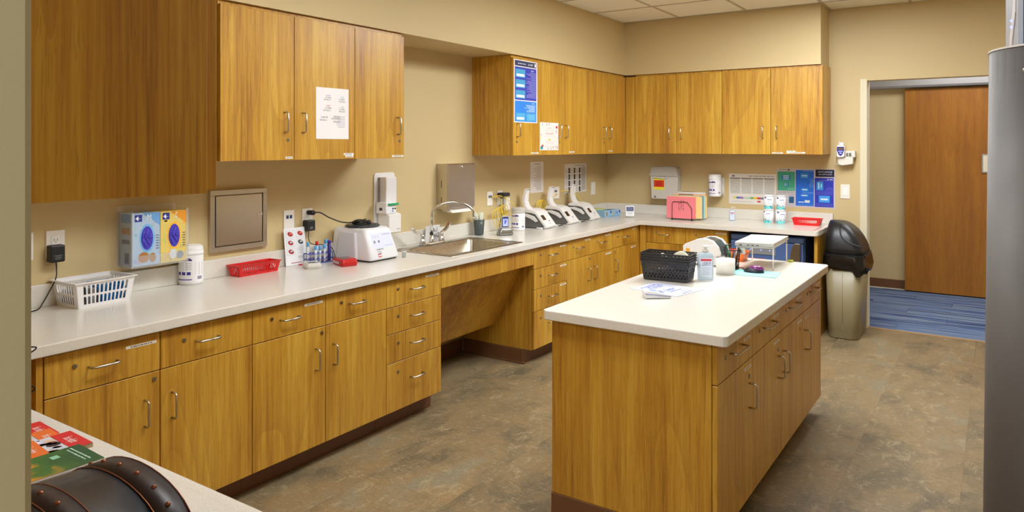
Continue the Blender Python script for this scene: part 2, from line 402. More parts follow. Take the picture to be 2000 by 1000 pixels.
# ------------------------------------------------------------------ cabinets
def handle_mb(fn, a, z, vert, L=.10, out=.032):
    h = L/2; pts = []
    for (u, d) in ((-h, 0), (-h, out*.72), (-h+.008, out), (h-.008, out), (h, out*.72), (h, 0)):
        pts.append((a, d, z+u) if vert else (a+u, d, z))
    b = MB(fn); b.tube(pts, .0042, 8); return b
def lock_mb(fn, a, z):
    b = MB(fn)
    b.loft([[(a+.0085*math.cos(2*PI*j/14), d, z+.0085*math.sin(2*PI*j/14)) for j in range(14)] for d in (0, .003)], (150, 148, 142))
    b.loft([[(a+.006*math.cos(2*PI*j/12), d, z+.006*math.sin(2*PI*j/12)) for j in range(12)] for d in (.003, .0036)], (190, 188, 182))
    b.box(a-.0012, a+.0012, .0036, .004, z-.0035, z+.0035, col=(20, 20, 20)); return b
def strip(fn, a0, a1, z, parent, h=.011, seed=0):
    b = MB(fn); b.box(a0, a1, 0, .0008, z-h/2, z+h/2, col=(238, 234, 226))
    m = (a0+a1)/2; L = (a1-a0)*.36
    b.rows(lambda u, v: (u, .0012, v), m-L, m+L, z-h*.2, z+h*.2, 1, h*.28, (60, 60, 66), .05, 'c')
    o = link('label_strip', b, PAPER, parent); o['label'] = 'white label strip'; return o
GAP = .0018
def front(kind, fn, a0, a1, z0, z1, parent, handle=None, lock=None, strips=()):
    """one door or drawer front with its handle, lock and label strips; the face is the plane d = 0"""
    d = link(kind, MB(fn).box(a0+GAP, a1-GAP, -.019, 0, z0+GAP, z1-GAP, .0012), WOOD, parent)
    if handle: link('handle', handle_mb(fn, *handle), NICKEL, d)
    if lock: link('lock', lock_mb(fn, *lock), METAL, d)
    for (s0, s1, sz) in strips: strip(fn, s0, s1, sz, d)
    return d
def origin(fn, a0, a1, z=0): return fn(((a0+a1)/2, -.02, z))
def carcass(fn, a0, a1, z0, z1, depth, parent, toe=True):
    b = MB(fn).box(a0+.0005, a1-.0005, -depth, -.0205, z0, z1)
    link('carcass', b, WOOD, parent)
    if toe: link('toe_kick', MB(fn).box(a0+.0005, a1-.0005, -depth, -.085, 0, z0-.0005), BROWN, parent)
L61 = frame('L', .61)
ZT, Z1, ZB = .818, .670, .106
def doors_unit(fn, edges, hand, label, group, depth=.62, dh=(), strips=None, locks=None, drawers=True, tops=ZT):
    """hand: 'r' handle on the right of the door, 'l' on the left"""
    t = thing('base_cabinet', label, 'cabinet', origin(fn, edges[0], edges[-1]), group)
    carcass(fn, edges[0], edges[-1], .10, .822, depth, t)
    for k in range(len(edges)-1):
        a0, a1 = edges[k], edges[k+1]; s = (strips or {}).get(k, []); sd = (strips or {}).get('d%d' % k, [])
        front('drawer', fn, a0, a1, Z1, tops, t, ((a0+a1)/2-.01, .748, False), (a0+.10, .762), s)
        ha = a1-.062 if hand[k] == 'r' else a0+.048
        lk = None
        if locks and locks[k]: lk = (a1-.024, .640) if hand[k] == 'r' else (a0+.05, .635)
        front('door', fn, a0, a1, ZB, Z1, t, (ha, .520, True), lk, sd)
    return t
def bank_unit(fn, a0, a1, label, group, zs=(.818, .670, .526, .370, .106), depth=.62, strips=None):
    t = thing('base_cabinet', label, 'cabinet', origin(fn, a0, a1), group)
    carcass(fn, a0, a1, .10, .822, depth, t)
    for k in range(4):
        zc = (zs[k]+zs[k+1])/2-(.0 if k < 3 else -.02)
        front('drawer', fn, a0, a1, zs[k+1], zs[k], t, ((a0+a1)/2+.01, zc+.004, False), (a0+.09, zs[k]-.055), (strips or {}).get(k, []))
    return t
G = 'base cabinets along the left wall'
doors_unit(L61, [1.151, 1.563, 1.981], 'rl', 'oak base cabinet at the near end of the left run, two drawers over two doors', G, strips={0: [(1.43, 1.548, .784)]}, locks=[1, 0])
doors_unit(L61, [1.981, 2.394, 2.812], 'rl', 'oak base cabinet below the centrifuge, two drawers over two doors', G, strips={0: [(2.265, 2.375, .790)]}, locks=[1, 0])
bank_unit(L61, 2.812, 3.268, 'oak cabinet of four stacked drawers just before the sink knee space', G, strips={0: [(3.13, 3.245, .795)]})
bank_unit(L61, 4.285, 4.758, 'oak cabinet of four stacked drawers just past the sink knee space', G, strips={0: [(4.65, 4.73, .792)], 1: [(4.65, 4.74, .645)], 2: [(4.65, 4.74, .503)]})
doors_unit(L61, [4.758, 5.149, 5.529], 'rl', 'oak base cabinet below the three white analysers, two drawers over two doors', G, strips={0: [(5.04, 5.13, .795)], 1: [(5.39, 5.49, .797)], 'd1': [(5.40, 5.50, .640)]}, locks=[1, 0])
doors_unit(L61, [5.529, 6.03], 'l', 'oak base cabinet in the far left corner, one drawer over one door', G, strips={0: [(5.93, 6.0, .798)], 'd0': [(5.90, 6.0, .640)]}, locks=[1])
# fillers
single('filler_panel', MB(L61).box(.84, 1.150, -.05, -.03, 0, .822).box(1.128, 1.149, -.03, -.001, .08, .822), WOOD, 'plain oak filler panel left of the first drawers, by the near counter', 'panel', (.58, 1.0, 0))
single('filler_panel', MB(L61).box(6.032, 6.088, -.03, -.001, .10, .822), WOOD, 'narrow oak filler panel in the far inside corner', 'panel', (.60, 6.06, .1))
# sink knee space
t = thing('sink_apron', 'oak apron and sloping knee panel under the sink', 'panel', (.3, 3.78, .2))
link('rail', MB(L61).box(3.270, 4.283, -.02, 0, .705, .820, .001), WOOD, t)
link('knee_panel', MB().quad((.57, 3.270, .79), (.57, 4.283, .79), (.285, 4.283, .249), (.285, 3.270, .249), .018), WOOD, t)
# toe kick returns beside the knee space
b = MB().box(.0, .524, 4.270, 4.2845, 0, .099, .002).box(.0, .54, 4.262, 4.2845, 0, .012, .003)
single('cove_base', b, BROWN, 'brown vinyl cove base on the far side of the knee space under the sink', 'baseboard', (.25, 4.27, 0))
single('cove_base', MB().box(.0, .521, 3.2685, 3.278, 0, .099), BROWN, 'brown vinyl cove base on the near side of the knee space under the sink', 'baseboard', (.25, 3.27, 0))
# back run
B09 = frame('B', 6.09)
single('filler_panel', MB(B09).box(.612, .671, -.03, -.001, .10, .822), WOOD, 'narrow oak filler panel at the left end of the far counter base', 'panel', (.64, 6.10, .1))
doors_unit(B09, [.673, 1.038, 1.411], 'rl', 'oak base cabinet under the far counter, beside the blue undercounter fridge', 'base cabinets', depth=.58, strips={1: [(1.31, 1.40, .790)]})
single('end_panel', MB().box(2.098, 2.122, 6.10, YB-.001, 0, .822), WOOD, 'oak end panel holding up the right end of the far counter', 'panel', (2.11, 6.4, 0))
# island
I46 = frame('L', 2.465)
t = thing('kitchen_island', 'oak island cabinet under the white top, drawers and doors along its right side', 'island', (2.12, 3.5, 0))
link('carcass', MB().box(1.795, 2.444, 2.59, 4.40, .10, .822), WOOD, t)
link('end_panel', MB().box(1.775, 2.4445, 2.57, 2.589, .108, .822, .001), WOOD, t)
link('end_panel', MB().box(1.775, 2.4445, 4.401, 4.42, .10, .822, .001), WOOD, t)
link('side_panel', MB().box(1.775, 1.794, 2.59, 4.40, .10, .822), WOOD, t)
link('toe_kick', MB().box(1.777, 2.37, 2.575, 4.41, 0, .099).box(1.773, 2.40, 2.566, 2.575, 0, .107, .001), BROWN, t)
ie = [2.571, 3.032, 3.495, 3.958, 4.419]
for k in range(4):
    a0, a1 = ie[k], ie[k+1]
    front('drawer', I46, a0, a1, Z1, ZT, t, ((a0+a1)/2, .752, False, .15), (a0+.10, .750), [((a0+a1)/2+.10, (a0+a1)/2+.19, .762)])
    r = k in (0, 1); ha = a1-.05 if r else a0+.05
    front('door', I46, a0, a1, ZB, Z1, t, (ha, .520, True), ((a1-.055 if r else a1-.07), .600), [((a1-.12, a1-.03, .640) if k < 3 else (a0+.05, a0+.14, .632))])
# near base under the near counter (its back is seen from the doorway side only)
N83 = lambda p: (p[0], .83+p[1], p[2])
t = thing('base_cabinet', 'oak base cabinet under the near counter with the books', 'cabinet', (1.5, .5, 0), 'near cabinets')
link('carcass', MB().box(.64, 2.26, .215, .80, .10, .822), WOOD, t); link('toe_kick', MB().box(.64, 2.25, .215, .73, 0, .099), BROWN, t)
for k in range(4): link('door', MB().box(.66+.4*k, 1.056+.4*k, .801, .82, .106, .816, .001), WOOD, t)

# wall cabinets
UB, UT = 1.464, 2.205
L35 = frame('L', .35)
def upper(fn, edges, hand, label, group, depth, locks=(), strips=(), name='wall_cabinet', filler=None):
    t = thing(name, label, 'cabinet', fn(((edges[0]+edges[-1])/2, -.1, UB)), group)
    link('carcass', MB(fn).box(edges[0]+.0005, edges[-1]-.0005, -depth, -.0205, UB+.003, UT+.005), WOOD, t)
    for k in range(len(edges)-1):
        a0, a1 = edges[k], edges[k+1]
        ha = a1-.062 if hand[k] == 'r' else (a0+.05)
        lk = (ha+(.022 if hand[k] == 'r' else 0), UB+.103) if k in locks else None
        front('door', fn, a0, a1, UB, UT-.012, t, (ha, 1.655, True), lk, [s[1:] for s in strips if s[0] == k])
    if filler: link('filler', MB(fn).box(filler[0], filler[1], -.02, -.002, UB, UT-.012), WOOD, t)
    return t
GU = 'wall cabinets above the left counter'
D = .378
upper(L35, [1.18, 1.59, 1.983], 'rl', 'oak wall cabinet hidden behind the near end panel', GU, D)
upper(L35, [1.999, 2.420, 2.835], 'rl', 'oak wall cabinet with two doors and a white notice on the right door', GU, D, (0,), [(0, 2.365, 2.408, 1.478), (1, 2.752, 2.825, 1.492), (1, 2.765, 2.822, 1.481)])
upper(L35, [2.836, 3.236], 'r', 'single-door oak wall cabinet to the right of the white notice', GU, D, (0,), [(0, 3.13, 3.228, 1.477)])
upper(L35, [4.412, 4.772, 5.132], 'lr', 'oak wall cabinet with the tall blue poster and the white certificate', GU, D, (0, 1), [(0, 4.655, 4.765, 1.482)])
upper(L35, [5.133, 5.551, 5.937], 'lr', 'oak wall cabinet right of the white certificate above the analysers', GU, D, (1,), [(0, 5.25, 5.34, 1.486)])
upper(L35, [5.938, 6.349], 'l', 'single-door oak wall cabinet in the far left corner', GU, D, (), [(0, 5.99, 6.06, 1.49)])
B35 = frame('B', 6.35)
GB = 'wall cabinets on the far wall'
upper(B35, [.446, .858, 1.279], 'rl', 'oak wall cabinet on the far wall above the pink file folders', GB, .345, filler=(.352, .444))
upper(B35, [1.280, 1.699, 2.115], 'rl', 'oak wall cabinet on the far wall, right end above the blue posters', GB, .345, (), [(1, 1.71, 1.80, 1.477), (1, 1.83, 1.98, 1.48), (1, 1.83, 1.90, 1.492)])
t = thing('wall_cabinet', 'large oak cabinet end panel hanging close by on the left', 'cabinet', (1.4, .45, UB), 'near cabinets')
link('carcass', MB().box(.36, 2.268, .2135, .662, UB+.01, UT), WOOD, t)
link('end_panel', MB().box(2.2685, 2.288, .2135, .664, UB, UT, .001), WOOD, t)
for k in range(4): link('door', MB().box(.36+.477*k, .833+.477*k, .668, .696, UB+.003, UT, .001), WOOD, t)

# ------------------------------------------------------------------ countertops
z0, z1 = .824, .864
b = MB()
b.box(WX+.001, .61, .2145, 3.46, z0, z1).box(WX+.001, .61, 4.20, YB-.001, z0, z1).box(WX+.001, .09, 3.46, 4.20, z0, z1).box(.53, .61, 3.46, 4.20, z0, z1)
b.box(.61, 2.0945, 6.0805, YB-.001, z0, z1).box(.61, 2.275, .2145, .825, z0, z1)
b.box(.6055, .635, .822, 6.0845, z0, z1, .004, seg=2).box(.621, 2.275, .8205, .85, z0, z1, .004, seg=2)
b.prism([(.625, 6.05)]+[(2.105+.03*math.sin(a), 6.08-.03*math.cos(a)) for a in [k*PI/10 for k in range(6)]]+[(2.135, YB-.001), (2.09, YB-.001), (2.09, 6.085), (.625, 6.085)], 'z', z0, z1, .004)
t = thing('countertop', 'white speckled countertop running along the near, left and far walls', 'countertop', (.3, 3.4, .824))
link('slab', b, COUNTER, t)
b = MB().box(WX+.0005, -.008, .2135, YB-.001, z1+.0003, .957, .002).box(-.007, 2.135, YB-.022, YB-.0005, z1+.0003, .957, .002)
b.box(-.007, 2.275, .214, .232, z1+.0003, .957, .002)
link('backsplash', b, COUNTER, t)
b = MB().prism(rrect(1.748, 2.512, 2.532, 4.400, .022), 'z', z0, z1, .004)
single('island_top', b, COUNTER, 'white rounded-corner worktop of the island', 'countertop', (2.13, 3.46, .824))

# ------------------------------------------------------------------ sink, tap
t = thing('sink', 'drop-in stainless steel sink in the left counter', 'sink', (.31, 3.83, .866))
def ring(x0, x1, y0, y1, r, z): return [(p[0], p[1], z) for p in rrect(x0, x1, y0, y1, r, 5)]
b = MB(); b.loft([ring(.055, .560, 3.425, 4.235, .02, .8643), ring(.057, .558, 3.427, 4.233, .02, .8675), ring(.135, .505, 3.48, 4.175, .05, .8665), ring(.139, .501, 3.485, 4.17, .05, .860), ring(.150, .490, 3.50, 4.155, .055, .70), ring(.19, .45, 3.55, 4.11, .06, .675)], None, True, cap=False)
b.add(ring(.19, .45, 3.55, 4.11, .06, .675), [tuple(range(24))]); link('bowl', b, SINKM, t, normals=False)
link('drain', MB().lathe([(.045, 0), (.045, .004), (.03, .005), (.028, .002)], (.30, 3.83, .6755), 20), CHROME, t)
t = thing('faucet', 'chrome gooseneck tap with two wing lever handles behind the sink', 'faucet', (.09, 3.80, .867))
b = MB().prism(rrect(.062, .112, 3.68, 3.93, .024), 'z', .868, .878, .003); link('deck_plate', b, CHROME, t)
for yy in (3.705, 3.905):
    link('valve', MB().lathe([(.022, .878), (.02, .90), (.015, .905), (.014, .925), (.017, .928), (.013, .938)], (.087, yy, 0), 16), CHROME, t)
b = MB().lathe([(.02, .878), (.018, .905), (.012, .91), (.012, .93)], (.087, 3.80, 0), 16)
pts = [(.087, 3.80, .92), (.087, 3.80, 1.065)]+[(.087+.105*(1-math.cos(a)), 3.80+.10*(1-math.cos(a)), 1.065+.085*math.sin(a)) for a in [k*PI/12 for k in range(1, 12)]]+[(.298, 4.001, 1.045)]
b.tube(pts, .0085, 12); b.lathe([(.011, 0), (.011, .02), (.009, .024)], (.298, 4.001, 1.022), 12); link('spout', b, CHROME, t)
link('collar', MB().lathe([(.0125, .93), (.0125, .945)], (.087, 3.80, 0), 14), RUBBER, t)
for sgn, yy in ((-1, 3.705), (1, 3.905)):
    pl = MB(); P = []
    for k in range(7):
        u = k/6; P.append(((.087-.01*u), yy+sgn*(.105*u), .936+.055*u*u, .010+.006*math.sin(PI*u*.9)))
    rings = [[(x-wd, y, z), (x-wd, y, z+.006), (x+wd, y, z+.006), (x+wd, y, z)] for x, y, z, wd in P]
    pl.loft(rings, None, True); link('lever', pl, CHROME, t)
    link('index_disc', MB().ball((.078, yy+sgn*.088, .990), .008, 10, (230, 90, 90) if sgn > 0 else (120, 140, 230), sz=.4), PLASTIC, t)
# sign behind the tap
t = thing('sink_card', 'clear-sleeved handwritten card standing behind the tap', 'sign', (.02, 3.81, .868))
fnc = lambda u, v: (.035-.035*v/.11, 3.792+u+.42*v, .869+v)
b = MB().quad(fnc(0, 0), fnc(.155, 0), fnc(.155, .108), fnc(0, .108), .001, (208, 206, 204)); link('card', b, PAPER, t)
fnt = lambda u, v: tuple(Vector(fnc(u, v))+Vector((.002, 0, .0007)))
b = MB().text(fnt, 'Labs', .044, .088, .078, (40, 38, 40)).text(fnt, 'Dirty', .044, .100, .040, (40, 38, 40)); link('lettering', b, PAPER, t, normals=False)

# ------------------------------------------------------------------ helpers for small goods
def plate(name, label, cat, y0, y1, z0, z1, kind, x=WX):
    t = thing(name, label, cat, (x, (y0+y1)/2, z0), 'wall plates')
    fn = frame('L', x); b = MB(fn, (240, 236, 228)).box(y0, y1, .0003, .006, z0, z1, .0015); link('plate', b, PLASTIC, t)
    ym = (y0+y1)/2; zm = (z0+z1)/2; b = MB(fn)
    if kind == 'duplex':
        b.box(ym-.017, ym+.017, .006, .0075, zm-.034, zm+.034, .001, col=(246, 243, 238))
        for dz in (.017, -.017):
            for du in (-.006, .006): b.box(ym+du-.001, ym+du+.001, .0075, .0079, zm+dz-.004, zm+dz+.005, col=(30, 30, 30))
            b.box(ym-.002, ym+.002, .0075, .0079, zm+dz-.010, zm+dz-.007, col=(30, 30, 30))
        link('receptacle', b, PLASTIC, t)
    if kind == 'data':
        for du in (-.012, .012):
            b.box(ym+du-.008, ym+du+.008, .006, .0078, zm+.006, zm+.026, col=(58, 84, 130)); b.box(ym+du-.004, ym+du+.004, .0078, .0082, zm+.010, zm+.019, col=(24, 30, 50))
        link('jack', b, PLASTIC, t)
    if kind == 'switch':
        b.box(ym-.006, ym+.006, .006, .014, zm-.012, zm+.012, .002, col=(235, 232, 226)); link('toggle', b, PLASTIC, t)
    if kind == 'rocker':
        b.box(ym-.016, ym+.016, .006, .009, zm-.033, zm+.033, .002, col=(246, 244, 240)); link('rocker', b, PLASTIC, t)
    return t
plate('outlet', 'white outlet with the nearer black plug-in adapter', 'outlet', 1.432, 1.506, 1.062, 1.178, 'duplex')
plate('data_outlet', 'white data plate beside the frame post at far left', 'outlet', 1.318, 1.384, 1.062, 1.178, 'data')
plate('data_outlet', 'white data plate with two blue jacks above the instruction card', 'outlet', 2.654, 2.727, 1.066, 1.173, 'data')
plate('outlet', 'white outlet feeding the centrifuge cord', 'outlet', 2.784, 2.860, 1.050, 1.174, 'duplex')
plate('data_outlet', 'white data plate with the yellow cable near the straw cup', 'outlet', 4.606, 4.680, 1.064, 1.176, 'data')
plate('outlet', 'white outlet behind the grey timer dock', 'outlet', 4.745, 4.818, 1.064, 1.177, 'duplex')
plate('data_outlet', 'white data plate behind the middle analyser', 'outlet', 5.60, 5.735, 1.056, 1.165, 'data')
plate('light_switch', 'narrow white switch plate near the far left corner', 'switch', 6.362, 6.448, 1.052, 1.179, 'switch')
fn = frame('B', YB)
t = thing('light_switch', 'white rocker switch plate between the blue posters and the doorway', 'switch', (2.23, YB, 1.088), 'wall plates')
link('plate', MB(fn, (240, 236, 228)).box(2.193, 2.266, .0003, .006, 1.087, 1.209, .0015), PLASTIC, t)
link('rocker', MB(fn, (246, 244, 240)).box(2.213, 2.246, .006, .009, 1.113, 1.183, .002), PLASTIC, t)

def adapter(name, label, y, z, h, wd, x=WX, cord=None, r=.0025):
    t = thing(name, label, 'power adapter', (x+.007, y, z-h/2))
    fn = frame('L', x); link('body', MB(fn).box(y-wd/2, y+wd/2, .0083, .052, z-h/2, z+h/2, .006, seg=2), RUBBER, t)
    b = MB(fn, (150, 150, 150)); b.rows(lambda u, v: (u, .0524, v), y-wd*.3, y+wd*.3, z-h*.35, z-.005, 4, .0016, (150, 150, 150), .5, 'c'); link('printing', b, PLASTIC, t)
    if cord: link('cord', MB().tube(cord, r, 6, curve=6), RUBBER, t)
adapter('power_adapter', 'black wall adapter with a cord trailing behind the white basket', 1.459, 1.083, .072, .058,
        cord=[(.0, 1.46, 1.048), (.0, 1.462, 1.02), (.01, 1.455, .98), (.012, 1.43, .93), (.02, 1.40, .885), (.04, 1.375, .868), (.06, 1.33, .8675), (.06, 1.22, .8675), (.2, 1.12, .8675), (.42, 1.06, .8675)])
adapter('power_adapter', 'black wall adapter above the tube rack, its cord looping to the red meter', 2.812, 1.078, .062, .060,
        cord=[(.0, 2.81, 1.047), (.0, 2.81, 1.0), (.02, 2.82, .97), (.06, 2.90, .958), (.10, 2.905, .93), (.14, 2.90, .88), (.19, 2.94, .869), (.16, 2.955, .8675), (.14, 2.92, .869), (.17, 2.87, .8675), (.20, 2.84, .8675)], r=.0022)
t = thing('loose_cable', 'thin black cord hooked over the edge of the left counter by the frame post', 'cord', (.6, 1.05, .87))
link('cable', MB().tube([(.50, 1.02, .8665), (.60, 1.03, .875), (.70, 1.075, .885), (.72, 1.08, .88), (.66, 1.06, .84), (.655, 1.03, .80)], .0025, 6, curve=6).tube([(.655, 1.03, .80), (.66, 1.06, .77), (.665, 1.095, .745), (.66, 1.10, .73), (.655, 1.06, .72), (.65, 1.0, .73)], .0025, 6, curve=6), RUBBER, t)

def basket(fn, bot, top, h, col, mat_, t, nl, ns, bands, tilt=0, bar=.45, wt=.002, rim=.006, parts=True, arch=False):
    """open basket: bottom rectangle bot=(x0,x1,y0,y1), top rectangle, slotted tapering walls"""
    def P(u, v, z):
        k = z/h; X0 = bot[0]+(top[0]-bot[0])*k; X1 = bot[1]+(top[1]-bot[1])*k; Y0 = bot[2]+(top[2]-bot[2])*k; Y1 = bot[3]+(top[3]-bot[3])*k
        return fn((X0+(X1-X0)*u, Y0+(Y1-Y0)*v, z))
    b = MB(None, col)
    sides = [lambda s, z: P(s, 0, z), lambda s, z: P(1, s, z), lambda s, z: P(1-s, 1, z), lambda s, z: P(0, 1-s, z)]
    for i, sd in enumerate(sides):
        n = nl if i % 2 == 0 else ns; mg = .09 if i % 2 == 0 else .14
        for (za, zb) in [(bands[k][1], bands[k+1][0]) for k in range(len(bands)-1)]:
            wcell = (1-2*mg)/n
            b.quad(sd(0, za), sd(mg, za), sd(mg, zb), sd(0, zb), wt); b.quad(sd(1-mg, za), sd(1, za), sd(1, zb), sd(1-mg, zb), wt)
            for k in range(n+1):
                c = mg+k*wcell; hw = wcell*bar/2
                a_, c_ = (max(mg-.001, c-hw+tilt*0), min(1-mg+.001, c+hw))
                b.quad(sd(a_, za), sd(c_, za), sd(min(c_+tilt*wcell, 1-mg), zb), sd(min(a_+tilt*wcell, 1-mg), zb), wt)
                if arch and k < n:   # rounded tops of the slots
                    s0, s1 = c+hw, c+wcell-hw; r = (zb-za)*.22
                    b.add([sd(s0, zb), sd(s0, zb-r), sd(s0+(s1-s0)*.18, zb-r*.35), sd((s0+s1)/2, zb)], [(0, 1, 2, 3)]); b.add([sd(s1, zb), sd(s1, zb-r), sd(s1-(s1-s0)*.18, zb-r*.35), sd((s0+s1)/2, zb)], [(0, 1, 2, 3)])
        for (za, zb) in bands: b.quad(sd(0, za), sd(1, za), sd(1, zb), sd(0, zb), wt)
    link('wall', b, mat_, t, normals=False)
    link('floor_plate', MB(None, col).quad(P(0, 0, .001), P(1, 0, .001), P(1, 1, .001), P(0, 1, .001), .002), mat_, t, normals=False)
    e = rim; b = MB(None, col); T = [(top[0]-e, top[2]-e), (top[1]+e, top[2]-e), (top[1]+e, top[3]+e), (top[0]-e, top[3]+e)]; I = [(top[0], top[2]), (top[1], top[2]), (top[1], top[3]), (top[0], top[3])]
    O = [[fn((x, y, z)) for x, y in q] for q, z in ((I, h-.004), (T, h-.004), (T, h), (I, h))]
    vs = sum(O, []); fs = []
    for k in range(4):
        for j in range(4): fs.append((k*4+j, k*4+(j+1) % 4, ((k+1) % 4)*4+(j+1) % 4, ((k+1) % 4)*4+j))
    b.add(vs, fs); link('rim', b, mat_, t, normals=True)

def rot(cx, cy, z, deg):
    c, s = math.cos(math.radians(deg)), math.sin(math.radians(deg))
    return lambda p: (cx+p[0]*c-p[1]*s, cy+p[0]*s+p[1]*c, z+p[2])
# white basket: long axis along y
t = thing('storage_basket', 'white slotted plastic basket holding blue packets by the near outlet', 'basket', (.09, 1.60, .8645))
F = rot(.075, 1.578, .8645, 90+3)
basket(F, (-.108, .108, -.080, .080), (-.124, .124, -.094, .094), .108, (240, 238, 238), PLASTIC, t, 11, 7, [(0, .014), (.048, .056), (.094, .108)], bar=.36, arch=True, rim=.009)
for k in range(14):
    x0 = -.101+.0143*k; cc = (30, 120, 190) if k > 5 else ((128, 132, 142), (170, 172, 178), (70, 76, 92))[k % 3]
    b = MB(F).box(x0, x0+.014, -.060+random.uniform(-.004, .004), .062, .006, .074+random.uniform(-.012, .01), .002, col=cc)
    od = ['first', 'second', 'third', 'fourth', 'fifth', 'sixth', 'seventh', 'eighth']
    single('foil_packet', b, GLOSS, ('blue packet in the white basket, '+od[13-k]+' from its right end' if k > 5 else 'grey packet in the white basket, '+od[k]+' from its left end'), 'packet', F((x0, 0, .006)), ('blue' if k > 5 else 'grey')+' packets in the white basket')
# red baskets
t = thing('storage_basket', 'long red slotted tray on the left counter below the steel hatch', 'basket', (.02, 2.42, .8645))
F = rot(.045, 2.41, .8645, 91)
basket(F, (-.118, .118, -.036, .036), (-.130, .130, -.044, .044), .058, (212, 24, 24), PLASTIC, t, 15, 5, [(0, .010), (.046, .058)], tilt=.5, bar=.36)
t = thing('storage_basket', 'red slotted tray at the right end of the far counter', 'basket', (1.96, 6.58, .8645))
F = rot(1.965, 6.50, .8645, 0)
basket(F, (-.098, .098, -.045, .045), (-.112, .112, -.055, .055), .058, (222, 18, 22), PLASTIC, t, 18, 7, [(0, .010), (.046, .058)], bar=.4)

# glove box holder on the left wall
t = thing('glove_box_holder', 'clear wall holder with the two glove boxes', 'holder', (.04, 1.85, 1.0))
b = MB().box(WX+.001, WX+.004, 1.725, 2.008, .985, 1.262).box(.088, .091, 1.732, 2.006, .985, 1.04).box(WX+.004, .088, 1.732, 1.735, .985, 1.24).box(WX+.004, .088, 2.003, 2.006, .985, 1.24).box(WX+.004, .088, 1.735, 2.003, .985, .988).box(.088, .091, 1.732, 1.744, 1.04, 1.24).box(.088, .091, 1.994, 2.006, 1.04, 1.24)
link('shell', b, CLEAR, t)
def glovebox(y0, y1, label, tint, ring_c, head, letter, blob):
    t = thing('glove_box', label, 'box', (.05, (y0+y1)/2, .99), 'glove boxes')
    x0, x1, za, zb = WX+.006, .084, .992, 1.232
    link('carton', MB(None, tint).box(x0, x1, y0, y1, za, zb, .0015), PAPER, t)
    fn = lambda u, v: (x1+.0005, y0+u*(y1-y0), za+v*(zb-za)); f2 = lambda u, v: (x1+.0009, y0+u*(y1-y0), za+v*(zb-za)); f3 = lambda u, v: (x1+.0013, y0+u*(y1-y0), za+v*(zb-za))
    b = MB()
    random.seed(len(label))
    for k in range(26):
        u, v = random.uniform(.02, .85), random.uniform(.02, .8); c = tuple(int(min(255, q*random.uniform(.86, 1.1))) for q in tint); b.flat(fn, u, u+random.uniform(.05, .14), v, v+random.uniform(.03, .09), c)
    b.add([f2(.35, .995), f2(.99, .995), f2(.99, .74), f2(.72, .86)], [(0, 1, 2, 3)], head)
    b.flat(f2, .08, .34, .84, .97, (36, 50, 150))
    b.add([f3(.10, .905), f3(.20, .95), f3(.22, .905), f3(.32, .90), f3(.22, .895), f3(.20, .855)], [(0, 1, 2, 3, 4, 5)], (240, 240, 250))
    b.text(f3, letter, .16, .60, .91, (250, 250, 250), sq=1.4)
    for (cx, cy, rx, ry, c, f) in ((.52, .52, .27, .27, ring_c, f2), (.52, .52, .215, .225, (70, 60, 190), f3)):
        b.add([f(cx+rx*math.cos(2*PI*j/24), cy+ry*math.sin(2*PI*j/24)) for j in range(24)], [tuple(range(24))], c)
    for (cx, cy, rx, ry, c) in blob: b.add([f3(cx+rx*math.cos(2*PI*j/14), cy+ry*math.sin(2*PI*j/14)) for j in range(14)], [tuple(range(14))], c)
    for k in range(6): b.flat(f3, .84, .95, .30+.05*k, .315+.05*k, (90, 90, 110))
    link('print', b, PAPER, t, normals=False)
    b = MB(None, (84, 74, 205))
    for k in range(7):
        a = k/7*PI; b.tube([(x1+.002, y0+(.52+.17*math.cos(a+i*.3))*(y1-y0), za+(.52+(.17-.06*i)*math.sin(a)*(1 if k % 2 else -1))*(zb-za)) for i in range(4)], .0035, 5)
    link('gloves', b, PLASTIC, t)
    b = MB()
    gs = lambda u, v: (x0+u*(x1-x0), y0-.0005, za+v*(zb-za))
    b.flat(gs, .4, .75, .05, .25, (60, 66, 130)); b.flat(gs, .2, .8, .42, .5, (70, 74, 120)); b.flat(gs, .1, .9, .82, .98, head); b.flat(gs, .15, .85, .6, .72, blob[0][4]); link('side_print', b, PAPER, t, normals=False)
glovebox(1.739, 1.8685, 'blue and grey glove box in the clear wall holder, left one', (176, 200, 226), (120, 186, 240), (110, 170, 230), 'M', [(.40, .16, .20, .10, (176, 120, 48)), (.72, .14, .12, .09, (176, 120, 48))])
glovebox(1.870, 1.999, 'yellow glove box in the clear wall holder, right one', (232, 206, 110), (248, 190, 60), (240, 160, 40), '2', [(.48, .16, .14, .10, (225, 228, 232)), (.74, .13, .14, .08, (130, 148, 154))])

